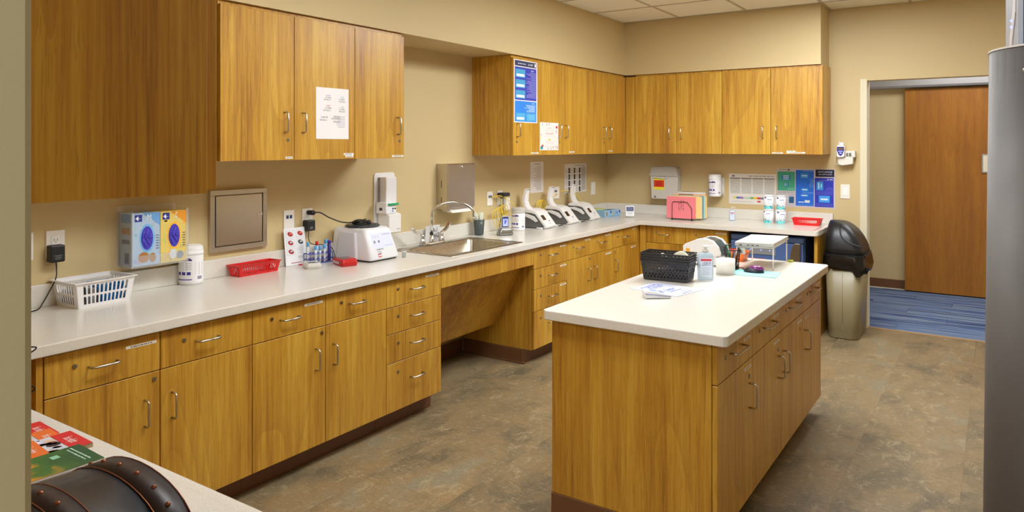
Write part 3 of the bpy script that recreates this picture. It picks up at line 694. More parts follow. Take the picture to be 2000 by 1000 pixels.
# wipe canisters
def canister(name, label, x, y, z, r, h, ang, style, group=None, fnc=None):
    t = thing(name, label, 'canister', (x, y, z), group)
    k = r/.052
    link('tub', MB(None, (240, 240, 240)).lathe([(r*.90, 0), (r*.97, .006), (r*.97, h*.74), (r*.94, h*.76)], (x, y, z), 28), PLASTIC, t)
    link('lid', MB(None, (236, 236, 236)).lathe([(r*.96, h*.762), (r*1.0, h*.775), (r*1.0, h*.83), (r*.97, h*.835), (r*.97, h*.90), (r*.93, h*.96), (r*.80, h), (r*.3, h*1.0)], (x, y, z), 28), FROST if style == 'frost' else PLASTIC, t)
    def S(u, v, e=.0006):   # u is metres along the surface, v metres up
        a = math.radians(ang)+u/(r*.97); return (x+(r*.97+e)*math.cos(a), y+(r*.97+e)*math.sin(a), z+v)
    b = MB(); W = r*1.25
    def patch(u0, u1, v0, v1, c, e=.0006, n=8):
        for i in range(n):
            a, bb = u0+(u1-u0)*i/n, u0+(u1-u0)*(i+1)/n; b.add([S(a, v0, e), S(bb, v0, e), S(bb, v1, e), S(a, v1, e)], [(0, 1, 2, 3)], c)
    patch(-W, W, .012, h*.70, (244, 243, 246), n=12)
    if style in ('purple', 'frost'):
        patch(-W*.95, W*.1, h*.62, h*.66, (84, 44, 124), .001); patch(-W*.35, W*.02, h*.655, h*.69, (60, 50, 140), .0012, 4)
        for q in range(3): patch(-W*.9+q*.022*k, -W*.9+q*.022*k+.016*k, h*.26, h*.34, (70, 60, 150), .001, 2)
        patch(-W*.95, W*.1, h*.13, h*.155, (84, 70, 170), .001); patch(W*.45, W*.8, h*.14, h*.22, (150, 150, 170), .001, 3)
        for q in range(9): patch(-W*.5+.012*(q % 2), W*.05, h*(.38+.025*q), h*(.388+.025*q), (120, 110, 150), .001, 2)
        for q in range(14): patch(W*.3, W*.85, h*(.26+.024*q), h*(.266+.024*q), (150, 148, 170), .001, 2)
    link('label', b, PAPER, t, normals=False)
    return t
canister('wipes_canister', 'white wipes tub with a purple label between the glove boxes and red tray', .025, 2.06, .8645, .058, .188, -35, 'purple', 'wipes canisters')
canister('wipes_canister', 'white wipes tub with a pale label beside the first analyser', .13, 4.815, .8645, .056, .182, -60, 'frost', 'wipes canisters')

# steel hatch in the wall
t = thing('wall_hatch', 'square stainless steel pass-through hatch in the left wall', 'hatch', (WX, 2.36, .99))
fn = frame('L', WX); b = MB(fn)
y0, y1, za, zb = 2.187, 2.530, .992, 1.309
for (a, c, d, e) in ((y0, y1, zb-.026, zb), (y0, y1, za, za+.026), (y0, y0+.026, za+.026, zb-.026), (y1-.026, y1, za+.026, zb-.026)): b.box(a, c, .0003, .022, d, e, .001)
link('frame', b, STEEL, t)
link('door', MB(fn).box(y0+.030, y1-.030, .004, .019, za+.030, zb-.030, .001), brushed('hatch_steel', (205, 194, 182), .24, (1, 1, 40)), t)
link('latch', MB(fn).ball((y1-.046, .024, 1.17), .008, 10).box(y1-.062, y1-.030, .019, .0255, 1.166, 1.172), CHROME, t)
link('hinge', MB(fn).tube([(y0+.029, .020, za+.03), (y0+.029, .020, zb-.03)], .0035, 8), RUBBER, t)

# instruction card leaning at the wall
t = thing('instruction_card', 'tall white card with red meter pictures leaning behind the tube rack', 'sign', (.02, 2.71, .8645))
g = lambda u, v, e=0: (.018-.022*v+e, 2.634+.145*u, .8655+.208*v)
link('board', MB(None, (238, 238, 242)).quad(g(0, 0), g(1, 0), g(1, 1), g(0, 1), .0025), PAPER, t)
b = MB(); random.seed(3)
f1 = lambda u, v: g(u, v, .0032); f2 = lambda u, v: g(u, v, .0036)
for r_ in range(3):
    for c_ in range(2):
        if r_ == 2 and c_ == 1: continue
        u0, v0 = .08+.48*c_, .74-.235*r_
        b.flat(f1, u0, u0+.40, v0, v0+.20, (206, 208, 214)); b.flat(f2, u0+.01, u0+.39, v0+.01, v0+.19, (236, 236, 240))
        cx, cy = u0+.2, v0+.10; f3 = lambda u, v: g(u, v, .004)
        red = (168, 30, 34) if not (r_ == 1 and c_ == 1) else (60, 62, 70)
        b.add([f3(cx+.13*math.cos(2*PI*j/10+.3), cy+.065*math.sin(2*PI*j/10)) for j in range(10)], [tuple(range(10))], red)
        b.flat(lambda u, v: g(u, v, .0044), cx-.04, cx+.08, cy-.01, cy+.035, (190, 195, 200) if r_ else (220, 120, 100))
b.rows(f2, .25, .75, .04, .09, 1, .02, (170, 60, 70), .05)
b.rows(f2, .55, .92, .30, .50, 5, .008, (150, 150, 160), .4); b.flat(f2, .6, .9, .17, .24, (208, 210, 214))
link('print', b, PAPER, t, normals=False)

# tube rack with capped tubes
t = thing('tube_rack', 'blue wire test tube rack on the left counter', 'rack', (.05, 2.83, .8645))
F = rot(.06, 2.83, .8645, 83)   # long axis roughly along y
b = MB(F, (40, 70, 190))
for z in (.004, .026, .058):
    for yy in (-.032, 0, .032): b.tube([(-.075, yy, z), (.075, yy, z)], .0018, 5)
    for k in range(6): b.tube([(-.075+.03*k, -.032, z), (-.075+.03*k, .032, z)], .0015, 5)
for xx in (-.075, .075):
    for yy in (-.032, .032): b.tube([(xx, yy, .0), (xx, yy, .06)], .0022, 6)
link('wire_frame', b, PLASTIC, t)
spots = [(-.06, .016, .02, 'sky blue'), (-.03, -.016, .0, 'sky blue'), (0, -.016, -.004, 'sky blue'), (.0, .016, .02, 'red'), (.03, -.016, .002, 'sky blue'), (.06, .016, .026, 'sky blue')]
for (xx, yy, dz, cn) in spots:
    c = (90, 170, 230) if cn != 'red' else (200, 40, 40)
    pos = 'at the near end' if xx == -.06 else ('at the far end' if xx == .06 else 'in the middle')
    tt = thing('test_tube', cn+' capped test tube in the blue wire rack, '+{(-.06): 'nearest the instruction card', (-.03): 'second from the near end', 0: ('low in the middle' if cn != 'red' else 'the only one with a red cap'), .03: 'just right of the middle', .06: 'tall one at the far end'}[xx], 'test tube', F((xx, yy, .006)), 'capped tubes in the rack')
    link('glass', MB(F, (226, 230, 236)).lathe([(.003, .006), (.0062, .010), (.0062, .078+dz)], (xx, yy, 0), 10), PLASTIC, tt)
    link('cap', MB(F, c).lathe([(.0078, .079+dz), (.0085, .083+dz), (.0085, .100+dz), (.006, .103+dz)], (xx, yy, 0), 12), PLASTIC, tt)
b = MB(F, (50, 40, 130)); tt = thing('test_tube', 'thick purple tube at the far end of the blue wire rack', 'test tube', F((.062, -.016, .006)))
link('tube', b.lathe([(.008, .006), (.0095, .012), (.0095, .105), (.006, .108)], (.062, -.016, 0), 12), PLASTIC, tt)
link('cap', MB(F, (70, 50, 160)).lathe([(.0105, .1085), (.0105, .122), (.008, .125)], (.062, -.016, 0), 12), PLASTIC, tt)
single('marker_pen', MB(None, (205, 30, 60)).tube([(.045, 2.70, .869), (.085, 2.79, .869)], .0042, 8), PLASTIC, 'pink red marker lying in front of the instruction card', 'pen', (.06, 2.74, .8648))

# small grey meter and red meter
def meter(name, label, F, L, W_, H, body, trim, scr, extra=None):
    t = thing(name, label, 'meter', F((0, 0, 0)))
    b = MB(F, body); r0 = rrect(-L/2, L/2, -W_/2, W_/2, .014, 3)
    b.loft([[(x*.95, y*.93, .0005) for x, y in r0], [(x, y, H*.35) for x, y in r0], [(x, y, H*.55) for x, y in r0], [(x*.92, y*.9, H*(.86+.14*(x/L+.5))) for x, y in r0]], None, False); link('case', b, PLASTIC, t)
    zt = lambda x: H*(.86+.14*(x/L+.5))
    gg = lambda u, v: F((u, v, zt(u)+.0006))
    b = MB(); b.flat(gg, L*scr[0], L*scr[1], -W_*.3, W_*.3, trim); link('screen', b, GLOSS, t, normals=False)
    if extra: b = MB(); extra(b, gg); link('buttons', b, PLASTIC, t, normals=False)
    return t
F = rot(.155, 2.70, .8645, -30)
meter('blood_meter', 'small off-white meter with a grey screen in front of the tube rack', F, .12, .085, .032, (214, 212, 204), (96, 104, 112), (-.05, .22),
      lambda b, g: [b.flat(g, .032, .050, -.03+.022*k, -.014+.022*k, (60, 70, 130)) for k in range(3)])
F = rot(.235, 2.87, .8645, -22)
t = meter('blood_meter', 'red handheld meter with a grey top and white label tape', F, .155, .095, .040, (200, 26, 24), (86, 86, 90), (-.42, .2),
          lambda b, g: [b.flat(g, .045, .062, -.03, -.008, (20, 18, 20)), b.flat(g, .045, .058, .0, .03, (206, 40, 34))])
b = MB(); ff = lambda u, v: F((u, -.0478, v)); b.flat(ff, -.06, .03, .010, .022, (236, 232, 230)); b.rows(lambda u, v: F((u, -.0482, v)), -.055, .025, .012, .020, 1, .003, (80, 80, 90), .1); link('label_tape', b, PAPER, t, normals=False)

# centrifuge
t = thing('centrifuge', 'white benchtop centrifuge with a black lid and coiled cord on top', 'centrifuge', (.14, 3.10, .8645))
zb_ = .8765
def crow(x0, x1, y0, y1, z, r): return [(p[0], p[1], z) for p in rrect(x0, x1, y0, y1, r, 4)]
b = MB(None, (232, 232, 236)); b.loft([crow(-.01, .318, 2.985, 3.225, .874, .02), crow(-.01, .322, 2.983, 3.228, .884, .02), crow(-.01, .262, 3.0, 3.215, 1.040, .026), crow(0.0, .250, 3.01, 3.205, 1.052, .026)], None, True); link('housing', b, PLASTIC, t)
b = MB(None, (224, 224, 230)); b.loft([crow(.05, .22, 2.966, 2.99, .880, .01), crow(.07, .20, 2.978, 2.998, 1.030, .01)], None, False); link('side_bulge', b, PLASTIC, t)
link('foot_rail', MB(None, (24, 24, 26)).box(.01, .305, 2.995, 3.215, .8648, .8738, .002), PLASTIC, t)
link('lid', MB(None, (48, 50, 56)).lathe([(.098, 1.0525), (.104, 1.056), (.104, 1.062), (.096, 1.066), (.03, 1.069)], (.13, 3.108, 0), 32), PLASTIC, t)
link('lid_knob', MB(None, (26, 26, 28)).lathe([(.016, 1.069), (.014, 1.085), (.010, 1.090)], (.155, 3.135, 0), 14), PLASTIC, t)
pf = lambda u, v, e=.001: (.322-(.060)*(v/.156)+e, 3.0+u, .884+v)
b = MB(); b.flat(lambda u, v: pf(u, v), .03, .20, .055, .140, (214, 218, 238)); g2 = lambda u, v: pf(u, v, .0018)
for u in (.05, .085): b.add([g2(u+.0075*math.cos(2*PI*j/14), .092+.0085*math.sin(2*PI*j/14)) for j in range(14)], [tuple(range(14))], (120, 122, 130))
for u in (.045, .065, .085): b.rows(g2, u-.004, u+.004, .112, .128, 2, .003, (110, 112, 140), .3)
b.rows(g2, .12, .19, .125, .133, 1, .003, (120, 124, 150), .1); b.rows(g2, .12, .19, .063, .068, 1, .0018, (100, 108, 170), .05)
b.rows(g2, .05, .105, .045, .052, 1, .004, (90, 92, 110), .1); b.rows(g2, .05, .085, .022, .042, 2, .003, (120, 120, 130), .3); b.flat(g2, .052, .078, .006, .024, (206, 50, 80)); b.flat(lambda u, v: pf(u, v, .0024), .054, .076, .011, .019, (236, 226, 230))
link('control_panel', b, PLASTIC, t, normals=False)
b = MB(None, (22, 22, 24)); b.tube([(WX+.006, 2.826, 1.150), (.02, 2.83, 1.150)], .014, 10); b.tube([(.02, 2.83, 1.150), (.03, 2.87, 1.148), (.04, 2.93, 1.115), (.06, 3.0, 1.085), (.08, 3.04, 1.078)], .004, 7, curve=5)
for k in range(3): b.tube([(.13+(.052-.006*k)*math.cos(a), 3.10+(.06-.006*k)*math.sin(a), 1.0745+.006*k+.004*math.sin(2*a+k)) for a in [2*PI*j/20 for j in range(21)]], .0036, 6)
b.tube([(.08, 3.04, 1.078), (.10, 3.03, 1.08), (.15, 3.06, 1.09), (.17, 3.10, 1.10)], .0036, 6, curve=4)
link('power_cord', b, PLASTIC, t)
single('sample_cup', MB(None, (220, 228, 226)).lathe([(.012, 0), (.013, .03), (.0145, .03), (.0145, .036), (.003, .036)], (.325, 3.262, .8645), 14), PLASTIC, 'tiny clear capped cup right of the centrifuge', 'cup', (.325, 3.262, .8645))

# sanitizer dispenser on the wall
t = thing('sanitizer_dispenser', 'tall white wall-mounted hand sanitizer dispenser with a green strip', 'dispenser', (.03, 3.45, 1.0))
link('backplate', MB(None, (240, 238, 238)).prism(rrect(3.362, 3.553, 1.020, 1.363, .022), 'x', WX+.0005, WX+.008, .002), PLASTIC, t)
link('cartridge', MB(None, (236, 234, 236)).box(WX+.008, .045, 3.40, 3.50, 1.165, 1.335, .006, seg=2), PLASTIC, t)
link('cartridge_edge', MB(None, (150, 150, 154)).box(WX+.0085, -.008, 3.395, 3.3995, 1.12, 1.333, .001), PLASTIC, t)
link('pump_head', MB(None, (236, 236, 240)).box(.0, .088, 3.355, 3.450, 1.105, 1.175, .004, seg=2), PLASTIC, t)
link('green_strip', MB(None, (20, 160, 100)).box(.02, .100, 3.372, 3.462, 1.158, 1.170, .002), PLASTIC, t)
link('sensor', MB(None, (70, 70, 72)).box(.03, .055, 3.3535, 3.3555, 1.125, 1.142), PLASTIC, t)
b = MB(); fs = lambda u, v: (.0885, u, v); b.flat(fs, 3.41, 3.425, 1.130, 1.140, (40, 44, 60)); b.flat(fs, 3.43, 3.445, 1.130, 1.140, (40, 44, 60)); b.flat(fs, 3.408, 3.422, 1.115, 1.124, (120, 130, 200)); link('print', b, PAPER, t, normals=False)
link('drip_tray', MB(None, (238, 234, 232)).prism([(.0, 1.105), (.075, 1.105), (.10, 1.095), (.098, .985), (.085, .978), (.0, .99)], 'y', 3.372, 3.482, .003), PLASTIC, t)
b = MB(None, (170, 170, 185)); b.rows(lambda u, v: (.1005, u, v), 3.44, 3.47, 1.0, 1.008, 1, .004, (150, 150, 165), .1); link('mark', b, PAPER, t, normals=False)

# paper towel dispenser
t = thing('towel_dispenser', 'stainless steel paper towel dispenser on the wall behind the tap', 'dispenser', (.03, 4.12, 1.08))
xf = .075
link('shell', MB().box(WX+.0005, xf-.003, 3.990, 4.305, 1.082, 1.409, .002), STEEL, t)
link('front_cover', MB().box(xf-.003, xf+.006, 3.992, 4.303, 1.095, 1.405, .002), STEEL, t)
link('lock', MB().lathe([(.009, 0), (.009, .005)], (xf+.006, 4.15, 1.385), 14, axis='x'), CHROME, t)
link('slot', MB(None, (40, 36, 32)).box(.015, .020, 3.9885, 3.9898, 1.24, 1.29).box(.015, .020, 3.9885, 3.9898, 1.12, 1.17), PLASTIC, t)
b = MB(None, (244, 240, 232)); b.prism([(.0, 1.080), (.06, 1.080), (.088, 1.068), (.092, 1.060), (.05, 1.064), (.0, 1.072)], 'y', 4.02, 4.28)
single('paper_towel', b, PAPER, 'white folded paper towel poking out below the steel dispenser', 'paper towel', (.05, 4.15, 1.064))

# cup of wooden sticks
cx_, cy_ = .055, 4.39
t = thing('stick_cup', 'smoked clear tumbler holding pale wrapped sticks right of the sink', 'cup', (cx_, cy_, .8645))
link('tumbler', MB().lathe([(.030, 0), (.034, .003), (.043, .118), (.041, .118), (.033, .006), (.01, .005)], (cx_, cy_, .8645), 24), SMOKE, t)
random.seed(5)
for k in range(16):
    a = 2*PI*k/16+.2; r0 = .014 if k % 2 else .022; x0, y0 = cx_+r0*math.cos(a), cy_+r0*math.sin(a); x1, y1 = cx_+(r0+.010)*math.cos(a), cy_+(r0+.010)*math.sin(a)
    h = random.uniform(.150, .175); b = MB(None, (232, 236, 222)).quad((x0, y0-.0045, .872), (x0, y0+.0045, .872), (x1, y1+.0045, .8645+h), (x1, y1-.0045, .8645+h), .0015)
    single('wrapped_stick', b, PAPER, 'pale paper-wrapped stick standing in the smoked tumbler', 'stick', (x0, y0, .872), 'wrapped sticks in the tumbler')

# timer on a grey dock
t = thing('timer_dock', 'silver desk dock with a lit touchscreen handset, right of the sink', 'timer', (.22, 4.50, .8645))
F = rot(.215, 4.50, .8645, 60)
b = MB(F, (168, 168, 166)); b.loft([[(x, y, z) for x, y in rrect(-.058*k, .058*k, -.035*k, .035*k, .012, 3)] for z, k in ((.004, 1.0), (.012, 1.0), (.046, .86), (.050, .80))], None, True); link('dock', b, METAL, t)
link('dock_foot', MB(F, (40, 40, 42)).prism(rrect(-.055, .055, -.032, .032, .012, 3), 'z', .0003, .0038), PLASTIC, t)
link('handset', MB(F, (186, 186, 190)).prism(rrect(-.029, .029, .050, .145, .006, 3), 'y', -.010, .004, .002), PLASTIC, t)
link('bezel', MB(F, (20, 22, 34)).box(-.025, .025, -.0115, -.0103, .060, .136), GLOSS, t)
link('screen', MB(F, (150, 160, 235)).box(-.021, .021, -.0125, -.0117, .066, .128), SCREEN, t)
b = MB(F, (40, 50, 170)); b.flat(lambda u, v: (u, -.0131, v), -.008, .001, .085, .112, (40, 50, 170)); b.flat(lambda u, v: (u, -.0131, v), .004, .010, .098, .114, (30, 40, 150)); b.flat(lambda u, v: (u, -.0131, v), -.020, .020, .121, .1275, (60, 70, 150)); link('screen_graphic', b, PAPER, t, normals=False)
# webcam-like black puck and white charger at the outlet behind
t = thing('plug_in_charger', 'white plug-in charger with a black rounded plug on top, behind the timer dock', 'power adapter', (0, 4.78, 1.03))
link('charger', MB(None, (238, 234, 226)).box(WX+.0085, .035, 4.78, 4.84, 1.02, 1.12, .005, seg=2), PLASTIC, t)
link('plug', MB(None, (34, 38, 44)).prism(rrect(4.735, 4.825, 1.132, 1.162, .013), 'x', WX+.0085, .045, .003), PLASTIC, t)
link('cord', MB(None, (26, 26, 28)).tube([(.03, 4.74, 1.14), (.04, 4.73, 1.10), (.035, 4.74, 1.04), (.04, 4.70, .96), (.05, 4.67, .90), (.07, 4.66, .869), (.09, 4.64, .8685)], .0025, 6, curve=5), PLASTIC, t)
# yellow network cables
b = MB(None, (240, 206, 40))
for k in range(5):
    r = .055-.005*k; cyy = 4.66+.01*k
    b.tube([(.03+.012*k+.01*math.sin(a*2), cyy+r*math.cos(a), .965+.012*k+(.075-.004*k)*math.sin(a)) for a in [2*PI*j/24 for j in range(25)]], .003, 6)
b.tube([(WX+.01, 4.655, 1.13), (.01, 4.68, 1.135), (.03, 4.72, 1.09), (.03, 4.72, .98), (.05, 4.70, .93)], .003, 6, curve=5)
b.tube([(WX+.01, 4.665, 1.13), (.02, 4.72, 1.14), (.05, 4.80, 1.10), (.06, 4.90, 1.03), (.05, 4.93, .94)], .003, 6, curve=5)
single('network_cable', b, PLASTIC, 'coiled yellow network cable hanging above the counter right of the tumbler', 'cable', (.03, 4.68, .9))
b = MB(None, (240, 206, 40))
for k in range(4):
    b.tube([(.02+.010*k, 5.31+.045*math.cos(a)+.006*k, 1.0+.07*math.sin(a)) for a in [2*PI*j/20 for j in range(21)]], .003, 6)
b.tube([(WX+.01, 5.72, 1.12), (.03, 5.76, 1.13), (.06, 5.86, 1.10), (.08, 5.97, 1.03), (.06, 6.03, .97)], .003, 6, curve=5)
b.tube([(WX+.01, 5.66, 1.10), (.03, 5.60, 1.10), (.03, 5.50, 1.08), (.0, 5.40, 1.08)], .003, 6, curve=5)
single('network_cable', b, PLASTIC, 'yellow network cable looping behind the middle analyser', 'cable', (.03, 5.5, 1.0))

# three analysers
def analyser():
    """local axes: +x towards the room, y along the wall; footprint about .30 x .20"""
    t = thing('analyser', 'a', 'analyser', (0, 0, 0), 'white bench analysers')
    W2 = .085
    # dark wedge sides and white saddle over it
    prof = [(-.13, .004), (.112, .004), (.125, .020), (.038, .118), (.0, .128), (-.11, .128), (-.13, .112)]
    link('side_body', MB(None, (104, 104, 102)).prism(prof, 'y', -W2, W2, .004), PLASTIC, t)
    sad = [(.090, .003), (.133, .003), (.142, .016), (.055, .124), (.032, .140), (-.02, .152), (-.085, .152), (-.105, .14), (-.10, .126), (.0, .128), (.038, .118), (.118, .022), (.114, .012)]
    link('front_shell', MB(None, (238, 236, 234)).prism(sad, 'y', -W2-.006, W2+.012, .003), PLASTIC, t)
    sl = lambda u, v, e=.001: (.1358-.0757*v+e, u, .024+.094*v+e)
    b = MB(); b.flat(lambda u, v: sl(u, v), -.070, -.012, .46, .86, (70, 52, 42)); link('screen', b, GLOSS, t, normals=False)
    b = MB(); b.flat(lambda u, v: sl(u, v), .010, .035, .30, .38, (120, 136, 190)); b.flat(lambda u, v: sl(u, v), .0, .014, .12, .17, (150, 160, 190)); link('print', b, PAPER, t, normals=False)
    # swept side fin
    fin = [(.062, .062), (.030, .098), (-.04, .118), (-.10, .112), (-.12, .098), (-.06, .100), (.0, .078), (.045, .052)]
    link('fin', MB(None, (232, 230, 228)).prism(fin, 'y', -W2-.016, -W2-.007, .002), PLASTIC, t)
    # raised lid arm
    pts = [(-.045, .145), (-.075, .175), (-.088, .215), (-.084, .262), (-.070, .318)]
    rings = []
    for k, (x, z) in enumerate(pts):
        hw = [.045, .038, .034, .032, .030][k]; th = .011
        rings.append([(x-th, -hw-.02, z), (x+th, -hw-.02, z), (x+th, hw-.02, z), (x-th, hw-.02, z)])
    link('lid_arm', MB(None, (240, 238, 238)).loft(rings, None, False), PLASTIC, t)
    link('arm_latch', MB(None, (60, 58, 60)).box(-.058, -.0565, -.046, -.030, .306, .312).box(-.058, -.0565, -.012, .006, .306, .312), PLASTIC, t)
    return t
an = analyser(); an.location = (.135, 5.075, .8645); an['label'] = 'white analyser with raised lid arm, nearest the sink'; an.rotation_euler = (0, 0, math.radians(6))
dup(an, (.135, 5.47, .8645), 'white analyser with raised lid arm, middle one of three', math.radians(6))
dup(an, (.135, 5.88, .8645), 'white analyser with raised lid arm, farthest from the sink', math.radians(6))
for k, (yy) in enumerate((5.02, 5.26, 5.66)):
    b = MB(None, (228, 226, 224)).box(.215, .265, yy-.075, yy-.05, .8648, .878, .002)
    b.tube([(.24, yy-.05, .869), (.27, yy, .869), (.24, yy+.03, .869), (.26, yy+.05, .869)], .003, 6, col=(60, 60, 62), curve=4)
    single('sensor_lead', b, PLASTIC, ['white connector with a dark lead in front of the nearest analyser', 'white connector with a dark lead between the nearest and middle analysers', 'white connector with a dark lead between the middle and farthest analysers'][k], 'cable', (.24, yy, .8648))

# papers above the analysers
def sheet(name, label, cat, fn, u0, u1, v0, v1, drawf, base=(236, 232, 230), th=.0008):
    t = thing(name, label, cat, fn(((u0+u1)/2, 0, v0)))
    link('sheet', MB(fn, base).box(u0, u1, .0002, th, v0, v1), PAPER, t)
    b = MB(); drawf(b, lambda e: (lambda u, v: fn((u0+u*(u1-u0), th+.0003*e, v0+v*(v1-v0)))), (u1-u0), (v1-v0)); link('print', b, PAPER, t, normals=False)
    return t
LW = frame('L', WX)
def d1(b, F, W, H):
    g = F(1); b.flat(g, .3, .75, .92, .94, (140, 140, 150))
    for k in range(30): b.flat(g, .5-.3*random.random(), .82, .86-.027*k, .868-.027*k, (165, 165, 172) if k % 5 else (205, 160, 160))
sheet('notice', 'curling white printed notice on the wall above the nearest analyser', 'paper', LW, 5.245, 5.462, 1.130, 1.398, d1)
def d2(b, F, W, H):
    g = F(1); g2 = F(2); b.rows(g, .45, .95, .92, .96, 1, .018, (90, 90, 100), .05); b.flat(g, .76, .97, .06, .9, (205, 200, 196))
    for c in range(3):
        for r in range(4):
            u, v = .17+.24*c, .68-.22*r; b.flat(g, u, u+.075, v, v+.18, (30, 26, 32)); b.flat(g2, u+.02, u+.055, v+.03, v+.15, ((96, 70, 90), (110, 112, 104), (70, 66, 64))[(r+c) % 3])
            b.rows(g, u+.09, u+.2, v, v+.17, 8, .006, (150, 150, 156), .4, 'l')
            if c == 0: b.rows(g, .03, .14, v, v+.17, 8, .006, (150, 150, 156), .4, 'l')
    b.rows(g2, .79, .95, .08, .86, 26, .008, (150, 146, 146), .3)
sheet('picture_chart', 'white chart with twelve dark pictures above the farthest analyser', 'chart', LW, 5.838, 6.262, 1.095, 1.367, d2)
# notice on the cabinet door
def scrib(b, g, u, v, L, H, c, n):
    for k in range(n):
        x = u+L*k/n; w_ = L/n*.7; m = random.choice((0, 1, 2))
        b.flat(g, x, x+w_*.25, v, v+H*(.6+.4*random.random()), c)
        if m: b.flat(g, x, x+w_, v+(H*.75 if m == 1 else 0), v+(H*1.0 if m == 1 else H*.22), c)
        if random.random() > .5: b.flat(g, x+w_*.75, x+w_, v, v+H*.8, c)
def d3(b, F, W, H):
    g = F(1); k = (40, 38, 44)
    T = lambda s, x, y, z, c: b.text(lambda u, v: g(u, v), s, z, x, y, c, sq=1.25)
    T('MON', .36, .845, .045, (110, 120, 170)); T('8AM-12', .36, .805, .042, k); T('1-5:00 PM', .34, .765, .042, k)
    T('TUE', .80, .825, .045, (110, 150, 200)); T('8AM-12', .78, .785, .042, k); T('1-5:00 PM', .80, .74, .042, k)
    T('WED', .36, .645, .045, (200, 70, 90)); T('8AM-12', .36, .602, .045, k); T('1-5:00 PM', .33, .555, .045, k)
    T('THU', .80, .63, .045, (130, 170, 140)); T('8AM-12', .78, .59, .042, k); T('1-5:00 PM', .80, .545, .042, k)
    T('FRI 8AM', .25, .42, .045, k); T('1-4:00 PM', .22, .365, .045, k)
    T('CLOSED', .62, .44, .045, k); T('WEEKENDS', .60, .40, .045, k); T('CLOSED', .62, .34, .045, k)
    b.rows(g, .60, .88, .22, .46, 6, .010, (140, 140, 170), .2)
sheet('notice', 'white handwritten notice taped to the oak wall cabinet door', 'paper', L35, 2.560, 2.788, 1.574, 1.846, d3, (240, 236, 236))
def d4(b, F, W, H):
    g, g2, g3 = F(1), F(2), F(3); b.flat(g, .03, .96, .90, .985, (50, 54, 90)); b.text(g2, 'MBN Lab', .045, .70, .94, (240, 240, 246), sq=1.3); b.rows(g2, .15, .5, .93, .95, 1, .014, (200, 200, 220), .05)
    b.flat(g2, .88, .94, .915, .97, (240, 240, 246))
    b.flat(g, .03, .96, .36, .885, (58, 62, 176)); b.flat(g, .03, .96, .015, .345, (44, 132, 226))
    for v in (.72, .555, .385): b.flat(g2, .06, .47, v, v+.13, (70, 160, 208)); b.flat(g3, .10, .43, v+.015, v+.055, (226, 240, 244))
    b.text(g2, 'Swabs', .04, .78, .845, (236, 236, 250), sq=1.3); b.rows(g2, .5, .94, .40, .82, 22, .006, (180, 180, 226), .6)
    b.text(g2, 'Send', .035, .82, .315, (236, 240, 250), sq=1.3); b.rows(g2, .4, .9, .17, .29, 8, .007, (200, 226, 250), .5)
    b.flat(g2, .08, .47, .03, .15, (80, 170, 220)); b.flat(g2, .52, .92, .03, .15, (80, 170, 220)); b.flat(g3, .10, .42, .045, .085, (226, 240, 244)); b.rows(g3, .56, .88, .05, .13, 4, .006, (150, 214, 236), .3)
sheet('poster', 'tall narrow blue specimen poster on the oak wall cabinet door', 'poster', L35, 4.423, 4.745, 1.712, 2.180, d4)
def d5(b, F, W, H):
    g, g2 = F(1), F(2)
    b.text(g, 'Certificate', .06, .5, .80, (120, 140, 140), sq=1.0); b.text(g, 'Marrell D.', .10, .5, .60, (206, 70, 80), sq=1.05)
    b.rows(g, .25, .75, .70, .73, 1, .008, (150, 150, 150), .1); b.rows(g, .2, .8, .50, .52, 1, .006, (150, 150, 150), .1); b.rows(g, .1, .9, .12, .16, 1, .006, (150, 150, 150), .1); b.rows(g, .2, .85, .2, .35, 5, .006, (190, 190, 196), .4, 'c')
    def disc(x, y, r, c, k=1.5): b.add([g2(x+r*math.cos(2*PI*j/12), y+r/k*1.4*math.sin(2*PI*j/12)) for j in range(12)], [tuple(range(12))], c)
    disc(.90, .84, .055, (206, 40, 70)); disc(.5, .38, .05, (232, 206, 70)); disc(.09, .09, .07, (60, 150, 180)); disc(.14, .16, .05, (200, 80, 70)); disc(.05, .45, .03, (240, 220, 110)); disc(.06, .55, .02, (50, 50, 90))
    for (x, y, c) in ((.12, .92, (100, 120, 190)), (.35, .93, (120, 60, 90)), (.47, .94, (206, 60, 70)), (.41, .07, (60, 90, 190)), (.58, .08, (200, 80, 70)), (.7, .10, (160, 90, 70)), (.86, .12, (190, 40, 60)), (.93, .10, (190, 40, 60)), (.87, .68, (60, 60, 80))): b.flat(g2, x, x+.022, y-.05, y+.04, c)
sheet('certificate', 'small white certificate with coloured doodles on the oak wall cabinet door', 'paper', L35, 4.785, 5.070, 1.503, 1.722, d5, (240, 228, 222))
# posters on the far wall
BW = frame('B', YB)
def d6(b, F, W, H):
    g, g2 = F(1), F(2); b.flat(g, .07, .09, .89, .95, (40, 44, 110)); b.flat(g, .10, .12, .89, .95, (40, 44, 110)); b.rows(g, .4, .96, .90, .95, 1, .02, (110, 110, 116), .05)
    for c in range(4):
        u = .02+.243*c; b.flat(g, u, u+.225, .83, .86, (92, 92, 96)); b.flat(g, u, u+.225, .34, .82, (214, 211, 204)); b.rows(g2, u+.004, u+.22, .34, .82, 13, .011, (140, 138, 132), .12)
    for (a, c_, col) in ((.09, .16, (220, 214, 110)), (.16, .23, (90, 110, 180)), (.23, .31, (150, 110, 180)), (.31, .46, (190, 206, 190)), (.46, .53, (110, 170, 100)), (.53, .61, (232, 190, 50)), (.61, .68, (206, 60, 50)), (.68, .76, (110, 120, 150))): b.flat(g2, a, c_, .17, .235, col)
    b.flat(g2, .61, .68, .07, .12, (200, 50, 44)); b.rows(g2, .02, .55, .05, .10, 2, .008, (170, 168, 164), .2, 'l')
